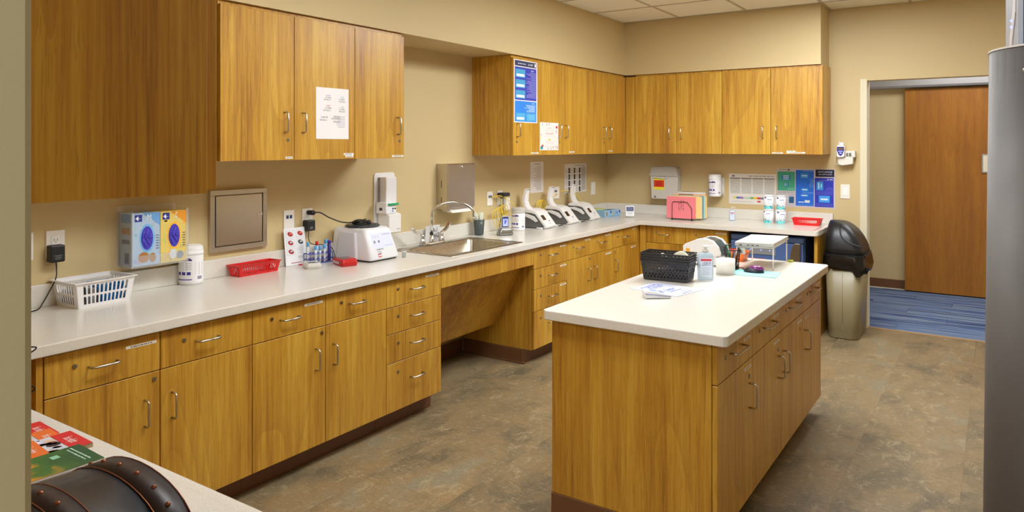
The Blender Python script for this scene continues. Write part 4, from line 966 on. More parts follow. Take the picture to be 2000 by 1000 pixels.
sheet('poster', 'white text chart with a coloured strip on the far wall, beside the blue posters', 'poster', BW, 1.236, 1.658, 1.004, 1.282, d6, (228, 223, 216))
def d7(b, F, W, H):
    g, g2, g3 = F(1), F(2), F(3)
    b.rows(g, .04, .19, .955, .975, 1, .012, (90, 90, 96), .05); b.flat(g, .20, .225, .945, .985, (40, 40, 70))
    b.flat(g, .015, .320, .42, .92, (62, 162, 128)); b.flat(g2, .09, .24, .70, .83, (40, 120, 190))
    for k in range(3): b.flat(g3, .115, .215, .715+.042*k, .735+.042*k, (200, 226, 236))
    b.flat(g2, .13, .21, .52, .64, (50, 130, 160)); b.flat(g3, .145, .155, .54, .62, (220, 236, 240)); b.flat(g3, .175, .19, .55, .62, (120, 190, 210)); b.rows(g2, .18, .31, .44, .50, 3, .008, (150, 210, 190), .3)
    b.rows(g, .02, .31, .35, .40, 2, .012, (150, 146, 140), .1); b.flat(g2, .215, .305, .10, .27, (40, 110, 150)); b.rows(g3, .22, .30, .11, .26, 4, .03, (30, 76, 120), .4); b.rows(g, .2, .31, .29, .33, 2, .008, (140, 130, 150), .2)
    b.flat(g, .335, .645, .04, .965, (24, 104, 214))
    for (u0, u1, v0, v1) in ((.42, .55, .76, .88), (.43, .55, .42, .50), (.42, .55, .28, .34)): b.flat(g2, u0, u1, v0, v1, (60, 150, 230)); b.flat(g3, u0+.02, u1-.02, (v0+v1)/2-.01, (v0+v1)/2+.012, (220, 236, 240))
    b.flat(g2, .38, .48, .125, .15, (200, 224, 236)); b.flat(g2, .49, .575, .125, .19, (214, 224, 230)); b.rows(g2, .56, .635, .52, .74, 8, .008, (120, 176, 236), .4); b.rows(g2, .44, .635, .93, .95, 1, .01, (150, 196, 240), .1); b.rows(g2, .36, .635, .06, .09, 1, .008, (130, 180, 236), .2); b.rows(g2, .44, .635, .36, .40, 2, .008, (120, 176, 236), .2)
    b.flat(g, .672, .985, .80, .985, (22, 26, 62)); b.text(g2, 'Specimen Swabs', .058, .835, .93, (236, 238, 246), sq=.62); b.text(g2, 'Send to Main Lab', .050, .835, .865, (226, 228, 240), sq=.62)
    b.flat(g, .660, .975, .03, .775, (36, 52, 176)); b.flat(g2, .69, .80, .46, .68, (56, 150, 220)); b.flat(g3, .72, .735, .50, .65, (224, 236, 240)); b.flat(g3, .76, .78, .53, .62, (150, 210, 236))
    b.flat(g2, .73, .91, .15, .32, (60, 156, 236)); b.flat(g3, .76, .88, .21, .25, (230, 236, 236)); b.rows(g2, .86, .965, .72, .75, 1, .014, (220, 224, 246), .05); b.rows(g2, .67, .965, .34, .44, 4, .008, (110, 110, 206), .1); b.rows(g2, .67, .965, .05, .13, 3, .008, (110, 116, 210), .1); b.rows(g2, .83, .965, .46, .54, 3, .008, (120, 120, 210), .3); b.rows(g2, .72, .965, .70, .715, 1, .008, (150, 150, 226), .1)
sheet('poster', 'wide poster of green and blue panels reading Specimen Swabs on the far wall', 'poster', BW, 1.664, 2.150, .996, 1.336, d7, (196, 190, 196))

# ------------------------------------------------------------------ far counter goods
t = thing('glove_box', 'pale blue glove box lying on the counter right of the farthest analyser', 'box', (.22, 6.26, .8645))
F = rot(.215, 6.25, .8645, 78)
link('carton', MB(F, (150, 190, 220)).box(-.12, .12, -.055, .055, 0, .062, .001), PAPER, t)
g = lambda u, v: F((u, -.0556, v)); b = MB(); b.flat(g, .095, .115, .035, .055, (40, 60, 160)); b.flat(g, -.04, -.02, .035, .055, (50, 70, 170)); b.flat(g, -.10, -.08, .012, .048, (160, 130, 60)); b.flat(g, .0, .02, .012, .05, (190, 180, 110)); b.flat(g, -.06, .11, .004, .012, (120, 170, 210)); b.flat(g, .04, .08, .025, .045, (120, 150, 210)); link('print', b, PAPER, t, normals=False)
link('opening', MB(F, (60, 60, 90)).box(-.05, .05, -.02, .02, .0622, .063), PAPER, t)
single('glove_box', MB(rot(.10, 6.20, .8645, 78), (200, 210, 130)).box(-.11, .11, -.05, .05, 0, .070, .001), PAPER, 'pale yellow-green carton behind the blue glove box on the counter', 'box', (.10, 6.20, .8645))
t = thing('counter_card', 'small framed card with a dark blue badge in the counter corner', 'sign', (.60, 6.12, .8645))
F = rot(.45, 6.23, .8645, 33)
link('holder', MB(F).box(-.042, .042, -.004, .004, .010, .115, .001).box(-.04, .04, -.02, .05, .0, .005, .001).box(-.012, .012, -.003, .003, .004, .012), CLEAR, t)
link('card', MB(F, (240, 240, 244)).box(-.039, .039, -.0058, -.0044, .016, .112), PAPER, t)
g = lambda u, v: F((u, -.0062, v)); b = MB(); b.flat(g, -.033, .033, .062, .102, (44, 50, 96)); b.rows(lambda u, v: F((u, -.0066, v)), -.028, .028, .066, .098, 3, .006, (150, 156, 190), .2, 'c'); b.rows(g, -.03, .03, .030, .055, 3, .003, (170, 170, 180), .3, 'c'); link('print', b, PAPER, t, normals=False)

# sharps container on the far wall
t = thing('sharps_container', 'translucent white sharps container with a red and yellow warning label on the far wall', 'container', (.63, 6.62, 1.03))
link('bin', MB(None, (206, 200, 192)).prism([(.507, 1.032), (.515, 1.025), (.760, 1.025), (.768, 1.032), (.776, 1.245), (.497, 1.245)], 'y', 6.60, YB-.001, .004), PLASTIC, t)
link('lid', MB(None, (216, 211, 204)).prism([(.485, 1.246), (.485, 1.258), (.500, 1.262), (.505, 1.315), (.525, 1.335), (.600, 1.337), (.625, 1.330), (.650, 1.340), (.750, 1.337), (.768, 1.315), (.772, 1.262), (.782, 1.258), (.782, 1.246)], 'y', 6.59, YB-.001, .003), FROST, t)
link('spout_ridge', MB(None, (226, 221, 214)).tube([(.535, 6.589, 1.252), (.545, 6.589, 1.232), (.65, 6.589, 1.225), (.69, 6.589, 1.25)], .004, 6, curve=4), PLASTIC, t)
b = MB(); g = lambda u, v: (u, 6.5985, v); g2 = lambda u, v: (u, 6.598, v); b.flat(g, .532, .640, 1.112, 1.225, (236, 224, 60)); b.flat(g2, .534, .638, 1.140, 1.205, (214, 50, 20)); b.rows(lambda u, v: (u, 6.5975, v), .55, .62, 1.15, 1.195, 3, .006, (150, 20, 10), .3, 'c'); link('warning_label', b, PAPER, t, normals=False)
link('lock', MB(None, (110, 108, 104)).lathe([(.010, -.003), (.009, -.006)], (.548, 6.60, 1.045), 12, axis='y'), PLASTIC, t)

# file sorter with folders
t = thing('file_sorter', 'dark wire file sorter holding coloured folders on the far counter', 'file rack', (.92, 6.42, .8645))
b = MB(None, (40, 26, 30))
for k in range(5):
    yy = 6.28+.05*k; h = .155+.02*k
    b.tube([(.845, yy, .875), (.845, yy, .875+h*.9), (.855, yy, .875+h), (.985, yy, .875+h), (1.03, yy, .875+h*.62), (1.03, yy, .875)], .0028, 6)
b.tube([(.845, 6.27, .878), (.845, 6.50, .878)], .003, 6).tube([(1.03, 6.27, .878), (1.03, 6.50, .878)], .003, 6)
link('wire_frame', b, PLASTIC, t)
for xx in (.845, 1.03):
    for yy in (6.28, 6.48): link('foot', MB(None, (30, 22, 24)).lathe([(.010, 0), (.010, .010), (.006, .012)], (xx, yy, .8645), 10), PLASTIC, t)
fc = [((238, 130, 140), .790, 1.055, .172, 'pink'), ((238, 130, 140), .792, 1.052, .170, 'pink'), ((244, 214, 140), .80, 1.085, .176, 'yellow'), ((246, 220, 160), .80, 1.095, .170, 'cream'), ((120, 170, 176), .80, 1.105, .178, 'blue green'), ((196, 222, 226), .80, 1.110, .172, 'pale blue'), ((244, 212, 130), .80, 1.118, .176, 'orange cream'), ((240, 190, 150), .80, 1.10, .19, 'peach'), ((214, 214, 214), .83, 1.09, .205, 'grey')]
for k, (c, x0, x1, h, nm) in enumerate(fc):
    yy = 6.285+.022*k+(.002 if k else 0)
    zb2 = .880; b = MB(None, c).box(x0, x1, yy, yy+.010, zb2, .905+h, .001)
    lab = {0: 'front pink folder with handwriting in the wire sorter', 1: 'second pink folder in the wire sorter'}.get(k, nm+' folder in the wire sorter')
    if k == 0:
        t = thing('file_folder', lab, 'folder', (.92, yy, .88), 'folders in the wire sorter'); link('cover', b, PAPER, t)
        g = lambda u, v: (u, 6.2845, v)
        b = MB(); random.seed(9)
        for (zz, L) in ((1.00, .0), (.975, .0)): pass
        for q, xx in enumerate((.905, .925, .945)): 
            for m in range(9-2*(q == 0)): b.flat(g, xx+random.uniform(-.003, .002), xx+random.uniform(.004, .010), .955+m*.011, .960+m*.011, (70, 30, 50))
        link('handwriting', b, PAPER, t, normals=False)
    else: single('file_folder', b, PAPER, lab, 'folder', ((x0+x1)/2, yy, .88), 'folders in the wire sorter')

# wipes tub in a wall bracket
t = canister('wipes_canister', 'white wipes tub held in a bracket on the far wall above the counter', 1.125, 6.632, 1.068, .060, .205, -75, 'purple', 'wipes canisters')
link('bracket', MB(None, (226, 224, 222)).box(1.06, 1.19, 6.693, YB-.0005, 1.07, 1.24, .001).box(1.182, 1.188, 6.60, 6.693, 1.09, 1.11), PLASTIC, t)
# sanitizer bottle pump
def pump(name, label, x, y, z, w_, d_, h, ang, big):
    t = thing(name, label, 'bottle', (x, y, z), 'pump bottles')
    F = rot(x, y, z, ang)
    r = [(a, c) for a, c in rrect(-w_/2, w_/2, -d_/2, d_/2, min(w_, d_)*.3, 4)]
    b = MB(F); b.loft([[(a*k, c*k, hh) for a, c in r] for hh, k in ((.0005, .94), (.006, 1), (h*.60, 1), (h*.70, .85), (h*.74, .40))], None, True); link('bottle', b, BLUEGEL, t)
    link('collar', MB(F, (226, 226, 230)).lathe([(w_*.20, h*.742), (w_*.20, h*.80), (w_*.09, h*.81), (w_*.09, h*.88)], (0, 0, 0), 16), FROST, t)
    link('pump', MB(F, (240, 240, 242)).lathe([(w_*.17, h*.881), (w_*.19, h*.90), (w_*.17, h*.93)], (0, 0, 0), 14).box(-.006, w_*.55, -.006, .006, h*.90, h*.93, .002), PLASTIC, t)
    g = lambda u, v: F((u*w_, -d_/2-.0006, v*h)); g2 = lambda u, v: F((u*w_, -d_/2-.001, v*h)); b = MB()
    b.flat(g, -.36, .36, .08, .60, (222, 232, 244)); b.flat(g2, -.34, .34, .52, .575, (214, 60, 80)); b.text(lambda u, v: g2(u, v), 'PURELL', .15, 0, .44, (50, 60, 160), sq=1.15)
    b.rows(g2, -.3, .3, .14, .36, 5, .012, (160, 180, 220), .3, 'c'); link('label', b, PAPER, t, normals=False)
    gs = lambda u, v: F((-w_/2-.0006, u*d_, v*h)); b = MB(); b.rows(gs, -.3, .3, .12, .5, 7, .02, (110, 170, 220), .5, 'c'); link('side_label', b, PAPER, t, normals=False)
    return t
pump('hand_sanitizer', 'small clear pump bottle of blue gel on the far counter', 1.325, 6.50, .8645, .052, .032, .130, 18, False)
# cans two by two
def can(name, label, x, y, z):
    t = thing(name, label, 'canister', (x, y, z), 'teal printed wipes cans'); r, h = .041, .123
    link('body', MB(None, (240, 240, 244)).lathe([(r, 0), (r, .110)], (x, y, z), 24), PAPER, t); link('lid', MB(None, (232, 234, 238)).lathe([(r*1.03, .1105), (r*1.03, .120), (r*.96, h)], (x, y, z), 24), PLASTIC, t)
    a0 = random.uniform(-105, -70)
    def S(u, v, e=.0006): a = math.radians(a0)+u/r; return (x+(r+e)*math.cos(a), y+(r+e)*math.sin(a), z+v)
    b = MB()
    def patch(u0, u1, v0, v1, c, e=.0006, n=4):
        for i in range(n): a, q = u0+(u1-u0)*i/n, u0+(u1-u0)*(i+1)/n; b.add([S(a, v0, e), S(q, v0, e), S(q, v1, e), S(a, v1, e)], [(0, 1, 2, 3)], c)
    patch(-.040, .035, .004, .028, (120, 212, 214), n=8)
    for q in range(16): u = random.uniform(-.05, .03); v = random.uniform(.004, .040); patch(u, u+.007, v, v+.007, random.choice(((40, 150, 150), (90, 190, 200), (30, 120, 130))), .001, 1)
    patch(-.036, -.018, .095, .106, (64, 48, 110), .001, 2); patch(-.010, .028, .082, .088, (110, 120, 160), .001, 3)
    for q in range(3): patch(-.02, .028, .05+.009*q, .053+.009*q, (150, 160, 190), .001, 2)
    link('label', b, PAPER, t, normals=False)
random.seed(21)
can('wipes_can', 'teal printed white can at the bottom of the left stack on the far counter', 1.655, 6.46, .8645)
can('wipes_can', 'teal printed white can on top of the left stack on the far counter', 1.655, 6.46, .9880)
can('wipes_can', 'teal printed white can at the bottom of the right stack on the far counter', 1.757, 6.46, .8645)
can('wipes_can', 'teal printed white can on top of the right stack on the far counter', 1.759, 6.46, .9880)

# thermometer dock on the far wall
t = thing('thermometer_dock', 'white wall thermometer dock with a blue handset by the doorway', 'thermometer', (2.23, 6.66, 1.38))
link('holder', MB(None, (226, 222, 214)).prism([(2.185, 1.40), (2.19, 1.378), (2.22, 1.372), (2.30, 1.385), (2.30, 1.44), (2.185, 1.44)], 'y', 6.625, YB-.001, .003).box(2.24, 2.315, 6.63, YB-.001, 1.44, 1.495, .003), PLASTIC, t)
link('box_windows', MB(None, (120, 118, 112)).box(2.247, 2.264, 6.6285, 6.631, 1.448, 1.478).box(2.269, 2.288, 6.6285, 6.631, 1.448, 1.478), PLASTIC, t)
link('handset', MB(None, (236, 234, 238)).prism(rrect(2.178, 2.238, 1.441, 1.545, .016), 'y', 6.60, 6.64, .004), PLASTIC, t)
b = MB(); pts = [(2.182, 1.530), (2.234, 1.530), (2.236, 1.50), (2.222, 1.462), (2.208, 1.452), (2.194, 1.462), (2.180, 1.50)]
b.add([(u, 6.5995, v) for u, v in pts], [tuple(range(7))], (50, 44, 150)); g = lambda u, v: (u, 6.599, v); b.flat(g, 2.188, 2.228, 1.504, 1.524, (110, 98, 84)); b.flat(g, 2.190, 2.226, 1.485, 1.498, (150, 160, 226)); b.flat(g, 2.200, 2.218, 1.470, 1.480, (190, 196, 236)); link('face', b, GLOSS, t, normals=False)
link('probe', MB(None, (232, 230, 236)).box(2.20, 2.232, 6.61, 6.635, 1.546, 1.566, .003).box(2.192, 2.198, 6.615, 6.63, 1.546, 1.575, .002), PLASTIC, t)
link('coil_cord', MB(None, (232, 226, 212)).tube([(2.176, 6.64, 1.51), (2.163, 6.65, 1.48), (2.157, 6.66, 1.42), (2.160, 6.66, 1.385), (2.170, 6.66, 1.378), (2.180, 6.655, 1.39), (2.178, 6.65, 1.43)], .003, 6, curve=5), PLASTIC, t)

# ------------------------------------------------------------------ blue fridge under the far counter
t = thing('undercounter_fridge', 'blue undercounter medical fridge with a grey control panel', 'fridge', (1.72, 6.36, 0))
link('cabinet', MB(None, (72, 98, 150)).box(1.432, 2.02, 6.15, 6.62, .012, .795, .004), PLASTIC, t)
link('door', MB(None, (76, 104, 158)).box(1.434, 2.015, 6.105, 6.149, .05, .745, .006, seg=2), PLASTIC, t)
link('top_rail', MB(None, (84, 112, 166)).box(1.434, 2.015, 6.11, 6.149, .750, .793, .004), PLASTIC, t)
link('control_panel', MB(None, (134, 138, 142)).box(1.50, 1.80, 6.101, 6.1045, .640, .715, .001), PLASTIC, t)
for x in (1.60, 1.685, 1.755): link('indicator_light', MB().ball((x, 6.1, .677), .005, 8, sy=.5), LED, t)
link('warning_plate', MB(None, (190, 36, 30)).box(1.56, 1.72, 6.1015, 6.1045, .585, .607), PLASTIC, t)
link('handle', MB(None, (150, 148, 142)).prism([(1.915, .40), (1.918, .62), (1.935, .72), (1.955, .755), (2.00, .755), (2.00, .40)], 'y', 6.06, 6.104, .004), METAL, t)
for x in (1.46, 1.99): link('foot', MB(None, (30, 30, 30)).box(x-.015, x+.015, 6.2, 6.23, 0, .012), PLASTIC, t)

# ------------------------------------------------------------------ trash can
t = thing('trash_can', 'tan slim waste bin with a black domed swing lid beside the doorway', 'trash can', (2.29, 6.42, 0))
def rr(x0, x1, y0, y1, z, r): return [(p[0], p[1], z) for p in rrect(x0, x1, y0, y1, r, 6)]
b = MB(None, (140, 129, 98)); b.loft([rr(2.176, 2.392, 6.23, 6.62, .002, .06), rr(2.172, 2.396, 6.226, 6.624, .012, .06), rr(2.172, 2.397, 6.225, 6.625, .06, .06), rr(2.170, 2.399, 6.224, 6.626, .062, .06), rr(2.150, 2.432, 6.205, 6.645, .60, .07)], None, True); link('bin', b, PLASTIC, t)
link('seam', MB(None, (168, 152, 118)).box(2.283, 2.287, 6.2195, 6.2255, .07, .12).tube([(2.285, 6.2245, .062), (2.287, 6.2045, .60)], .0025, 5), PLASTIC, t)
# bag: crumpled skirt
rings = []; random.seed(4); n = 56
base = lambda e, z: rr(2.150-e, 2.432+e, 6.205-e, 6.645+e, z, .07+e*.5)
for k, (e, z) in enumerate(((.004, .672), (.012, .65), (.022, .61), (.020, .565), (.010, .548))):
    q = [];
    for j, (x, y, zz) in enumerate(base(e, z)):
        a = .008*math.sin(j*1.7+k*1.1)+.006*math.sin(j*2.9-k*.7); drop = .03*(x > 2.38)+.012*math.sin(j*.9)
        q.append((max(2.139, x+a*(1 if x > 2.3 else -1)), y+a*(1 if y > 6.4 else -1), z-drop*(k > 1)))
    rings.append(q)
link('bag', MB(None, (14, 14, 16)).loft(rings, None, True, cap=False), GLOSS, t)
# lid: domed, high at the left, sloping down to the right
rings = []
for k in range(9):
    s_ = k/8; zt = .672+.255*math.sin(s_*PI/2); e = -.0+.0
    sh = 1-s_**2.2
    x0 = 2.146+.02*s_; x1 = 2.440-(.205*s_**1.35); dy = .20*(1-sh)*.9
    rings.append([(p[0], p[1], zt) for p in rrect(x0, max(x1, x0+.03), 6.20+dy, 6.65-dy, min(.07, (max(x1, x0+.03)-x0)*.48), 6)])
link('lid', MB(None, (26, 27, 30)).loft(rings, None, True), PLASTIC, t)
link('lid_rim', MB(None, (24, 25, 28)).loft([rr(2.140, 2.446, 6.194, 6.656, .655, .07), rr(2.140, 2.446, 6.194, 6.656, .676, .07)], None, False), PLASTIC, t)
link('swing_flap', MB(None, (32, 33, 36)).tube([(2.272, 6.222, .915), (2.268, 6.215, .87), (2.275, 6.205, .83), (2.31, 6.197, .79), (2.36, 6.194, .765), (2.43, 6.198, .745)], .004, 6, curve=5), PLASTIC, t)

# ------------------------------------------------------------------ things on the island
# nested black baskets
F = rot(1.93, 3.455, .8645, 4)
bb = (-.108, .108, -.055, .055); tt_ = (-.122, .122, -.066, .066)
def black(z, lab, full):
    t = thing('storage_basket', lab, 'basket', F((0, 0, z)), 'nested black baskets')
    col = (40, 40, 42)
    def P(u, v, h): k = h/.10; return F((bb[0]+(tt_[0]-bb[0])*k+((bb[1]-bb[0])+((tt_[1]-tt_[0])-(bb[1]-bb[0]))*k)*u, bb[2]+(tt_[2]-bb[2])*k+((bb[3]-bb[2])+((tt_[3]-tt_[2])-(bb[3]-bb[2]))*k)*v, z+h))
    sides = [lambda s, h: P(s, 0, h), lambda s, h: P(1, s, h), lambda s, h: P(1-s, 1, h), lambda s, h: P(0, 1-s, h)]
    b = MB(None, col); levels = [(.004, .018), (.026, .030), (.038, .042), (.050, .056), (.066, .074), (.080, .084), (.092, .100)]
    if not full: levels = [(.070, .076), (.080, .084), (.092, .100)]
    for i, sd in enumerate(sides):
        n = 13 if i % 2 == 0 else 7
        for (a, c) in levels: b.quad(sd(0, a), sd(1, a), sd(1, c), sd(0, c), .002)
        for k in range(len(levels)-1):
            za, zb3 = levels[k][1], levels[k+1][0]; off = .5 if k % 2 else 0
            for j in range(n+1):
                c = (j+off)/n; hw = .26/n; a_, c_ = max(0, c-hw), min(1, c+hw)
                if c_ > a_: b.quad(sd(a_, za), sd(c_, za), sd(c_, zb3), sd(a_, zb3), .002)
    link('wall', b, PLASTIC, t, normals=False)
    b = MB(None, col); e = .005
    for (q0, q1) in (((tt_[0]-e, tt_[2]-e), (tt_[1]+e, tt_[2])), ((tt_[0]-e, tt_[3]), (tt_[1]+e, tt_[3]+e)), ((tt_[0]-e, tt_[2]), (tt_[0], tt_[3])), ((tt_[1], tt_[2]), (tt_[1]+e, tt_[3]))): b.box(q0[0], q1[0], q0[1], q1[1], .097, .102)
    for i in range(len(b.v)): b.v[i] = F((b.v[i][0], b.v[i][1], b.v[i][2]+z))
    link('rim', b, PLASTIC, t)
    link('floor_plate', MB(None, col).quad(P(0, 0, .002), P(1, 0, .002), P(1, 1, .002), P(0, 1, .002), .002), PLASTIC, t, normals=False)
black(0.0, 'black woven plastic basket at the bottom of the nested set on the island', True)
black(.012, 'black woven plastic basket second from the bottom of the nested set', False)
black(.024, 'black woven plastic basket second from the top of the nested set', False)
black(.036, 'black woven plastic basket on top of the nested set on the island', False)
single('tape_roll', MB(F, (226, 222, 200)).lathe([(.022, -.010), (.042, -.010), (.042, .010), (.022, .010)], (.060, .012, .103), 24, axis='y'), PAPER, 'pale roll of tape standing in the top black basket', 'tape', F((.06, .012, .072)))
b = MB(F); b.quad((-.045, .0, .090), (.045, -.01, .062), (.047, .02, .062), (-.043, .03, .090), .012, (30, 30, 32)); b.quad((-.045, .0, .118), (.045, -.01, .090), (.047, .02, .090), (-.043, .03, .118), .010, (214, 212, 206)); b.box(-.03, .02, .0, .022, .10, .118, col=(40, 40, 42))
single('stapler', b, PLASTIC, 'black stapler with a pale top poking out of the top black basket', 'stapler', F((0, .01, .075)))
# printed sheet and meter
t = thing('instruction_sheet', 'laminated sheet with two blue boxed words lying on the island', 'paper', (2.0, 3.2, .8645))
F = rot(2.015, 3.215, .8648, -8); base_q = [(-.140, -.100), (.122, -.118), (.135, .110), (-.125, .120)]
link('sheet', MB(F, (200, 202, 222)).prism(base_q, 'z', 0, .0008), PAPER, t)
# print reads along the island length, mirrored like every word in the photograph
b = MB(F); rr_ = lambda e: (lambda u, v: (-v, u, .0009+e))
g, g2 = rr_(.0003), rr_(.0006)
for (vv, wd, hh, s) in ((.080, .068, .022, 'CLEAN'), (-.030, .052, .022, 'YES')):
    b.flat(g, -wd, wd, vv-hh, vv+hh, (70, 90, 200)); b.flat(g2, -wd+.004, wd-.004, vv-hh+.006, vv+hh-.006, (214, 222, 246)); [b.text(rr_(.0009), s, .038, 0+o_, vv, (40, 60, 180), sq=1.1) for o_ in (-.001, .001)]
b.text(g, 'SPECIMENS', .020, 0, .045, (90, 90, 110), sq=.9); b.text(g, 'GO', .022, -.01, .015, (80, 140, 220)); b.text(g, 'FOR', .022, .02, -.080, (110, 110, 130)); b.text(g, 'SPECIMENS', .022, 0, -.108, (70, 70, 90), sq=.9)
link('print', b, PAPER, t, normals=False)
F = rot(2.045, 3.025, .8658, 36)
t = thing('card_reader', 'small white wedge-shaped meter on the sheet on the island', 'meter', F((0, 0, 0)))
link('case', MB(F, (226, 228, 232)).prism([(-.055, .0005), (.050, .0005), (.056, .010), (.054, .016), (-.045, .034), (-.060, .028)], 'y', -.037, .037, .003), PLASTIC, t)
link('seam', MB(F, (70, 80, 170)).tube([(-.058, -.0378, .020), (.054, -.0378, .0085)], .0011, 5).tube([(.0565, -.037, .0085), (.0565, .037, .0085)], .0011, 5), PLASTIC, t)
b = MB(); g = lambda u, v: F((u, v, .0347-.018*(u+.045)/.099+.0008)); b.flat(g, -.035, .0, -.02, .02, (150, 170, 206)); b.flat(g, .008, .030, -.026, -.006, (120, 140, 200)); b.flat(g, .008, .030, .0, .022, (150, 150, 170)); link('face', b, PAPER, t, normals=False)
# hand sanitizer on the island, roll of labels
pump('hand_sanitizer', 'clear pump bottle of sanitizer on the island beside the black baskets', 2.082, 3.565, .8645, .078, .048, .185, 28, True)
t = thing('label_roll', 'short white roll of labels on the island right of the sanitizer', 'roll', (2.115, 3.78, .8645))
link('paper', MB(None, (240, 236, 228)).lathe([(.012, 0), (.049, 0), (.049, .078), (.012, .078)], (2.115, 3.785, .8645), 32), PAPER, t); link('core', MB(None, (120, 90, 60)).lathe([(.0118, .001), (.0118, .0783), (.010, .0783), (.010, .001)], (2.115, 3.785, .8645), 20), PAPER, t)
# pen cup
px_, py_ = 2.10, 3.945
t = thing('pen_cup', 'black mesh pen cup full of pens on the island', 'pen cup', (px_, py_, .8645))
b = MB(None, (22, 22, 24))
for k in range(28):
    a = 2*PI*k/28; a2 = a+.35
    b.tube([(px_+.036*math.cos(a), py_+.036*math.sin(a), .867), (px_+.044*math.cos(a2), py_+.044*math.sin(a2), .972)], .0007, 3); b.tube([(px_+.036*math.cos(a), py_+.036*math.sin(a), .867), (px_+.044*math.cos(a-.35), py_+.044*math.sin(a-.35), .972)], .0007, 3)
o = link('mesh', b, PLASTIC, t); link('base', MB(None, (20, 20, 22)).lathe([(.037, 0), (.038, .012), (.037, .014), (.035, .004), (.004, .003)], (px_, py_, .8645), 24), PLASTIC, t)
link('rim', MB(None, (20, 20, 22)).tube([(px_+.0445*math.cos(a), py_+.0445*math.sin(a), .973) for a in [2*PI*j/28 for j in range(29)]], .0028, 6), PLASTIC, t)
pens = [(-.018, -.01, -.032, -.02, .110, (40, 40, 44), 'black pen leaning left in the mesh cup'), (.0, -.018, .022, -.030, .100, (90, 92, 98), 'grey marker leaning right in the mesh cup'), (.012, .012, .030, .020, .108, (26, 26, 28), 'black marker at the right side of the mesh cup'), (-.006, .014, -.036, .016, .128, (20, 130, 90), 'green pen rising highest in the mesh cup'), (.006, .0, .012, .010, .095, (210, 210, 206), 'white pen in the middle of the mesh cup'), (-.014, .006, -.02, .03, .100, (40, 90, 60), 'dark green pen at the back of the mesh cup')]
for (a, c, e, f_, h, cc, lb) in pens:
    single('pen', MB(None, cc).tube([(px_+a, py_+c, .871), (px_+e, py_+f_, .8645+h)], [.0045, .0045], 8).tube([(px_+e, py_+f_, .8645+h), (px_+e+(e-a)*.08, py_+f_+(f_-c)*.08, .8645+h+.012)], [.003, .001], 8), PLASTIC, lb, 'pen', (px_+a, py_+c, .871), 'pens in the mesh cup')
# label printer
t = thing('label_printer', 'white label printer with a curved smoked front window on the island', 'printer', (1.93, 4.08, .8645))
F = rot(1.915, 4.055, .8645, -4)
prof = [(-.105, .052), (-.105, .100), (-.092, .112), (-.01, .148), (.035, .152), (.075, .140), (.105, .108), (.118, .070), (.118, .052)]
link('hood', MB(F, (238, 234, 230)).prism(prof, 'y', -.075, -.055, .004), PLASTIC, t)
link('hood_back', MB(F, (236, 232, 228)).prism([(x*.99, z*.995) for x, z in prof], 'y', .045, .075, .004), PLASTIC, t)
link('hood_body', MB(F, (234, 230, 226)).prism([(-.10, .052), (-.10, .108), (-.01, .144), (.01, .145), (.01, .052)], 'y', -.054, .044), PLASTIC, t)
wp = [(.011, .150), (.04, .149), (.075, .138), (.103, .108), (.116, .070), (.110, .068), (.097, .104), (.070, .132), (.038, .143), (.011, .144)]
link('window', MB(F).prism(wp, 'y', -.054, .044), SMOKE, t)
link('base', MB(F, (236, 232, 230)).box(-.108, .120, -.077, .077, .004, .051, .005, seg=2), PLASTIC, t)
link('roller', MB(F, (60, 60, 64)).lathe([(.030, -.045), (.030, .035)], (.055, 0, .090), 20, axis='y').lathe([(.012, -.086), (.012, -.0775)], (.108, 0, .045), 14, axis='y').lathe([(.010, -.086), (.010, -.0775)], (.128, 0, .030), 14, axis='y'), PLASTIC, t)
link('sticker', MB(F, (240, 170, 30)).box(-.085, -.062, -.0765, -.0752, .066, .088), PAPER, t)
link('foot', MB(F, (40, 40, 40)).box(-.09, .10, -.06, .06, 0, .0038), PLASTIC, t)
# orange tray
for k, (x, y, lb) in enumerate(((2.045, 4.27, 'orange open bin at the back of the island left of the laptop riser'), (1.965, 4.30, 'red orange bin behind the pen cup'))):
    t = thing('supply_bin', lb, 'bin', (x, y, .8645)); F = rot(x, y, .8645, 0); c = (244, 120, 30) if k == 0 else (222, 60, 30)
    w0, w1 = .030, .042; b = MB(F, c)
    for (a0, a1) in ((0, 1), (1, 2), (2, 3), (3, 0)):
        cs = [(-w0, -.045), (w0, -.045), (w0, .045), (-w0, .045)]; ct = [(-w1, -.055), (w1, -.055), (w1, .055), (-w1, .055)]
        b.quad((*cs[a0], 0), (*cs[a1], 0), (*ct[a1], .052), (*ct[a0], .052), .0025)
    b.quad((-w0, -.045, .001), (w0, -.045, .001), (w0, .045, .001), (-w0, .045, .001), .002)
    link('shell', b, PLASTIC, t, normals=False)
    link('lip', MB(F, c).box(-w1-.004, w1+.004, -.060, -.053, .048, .054, .001).box(-w1-.004, w1+.004, .053, .060, .048, .054, .001), PLASTIC, t)
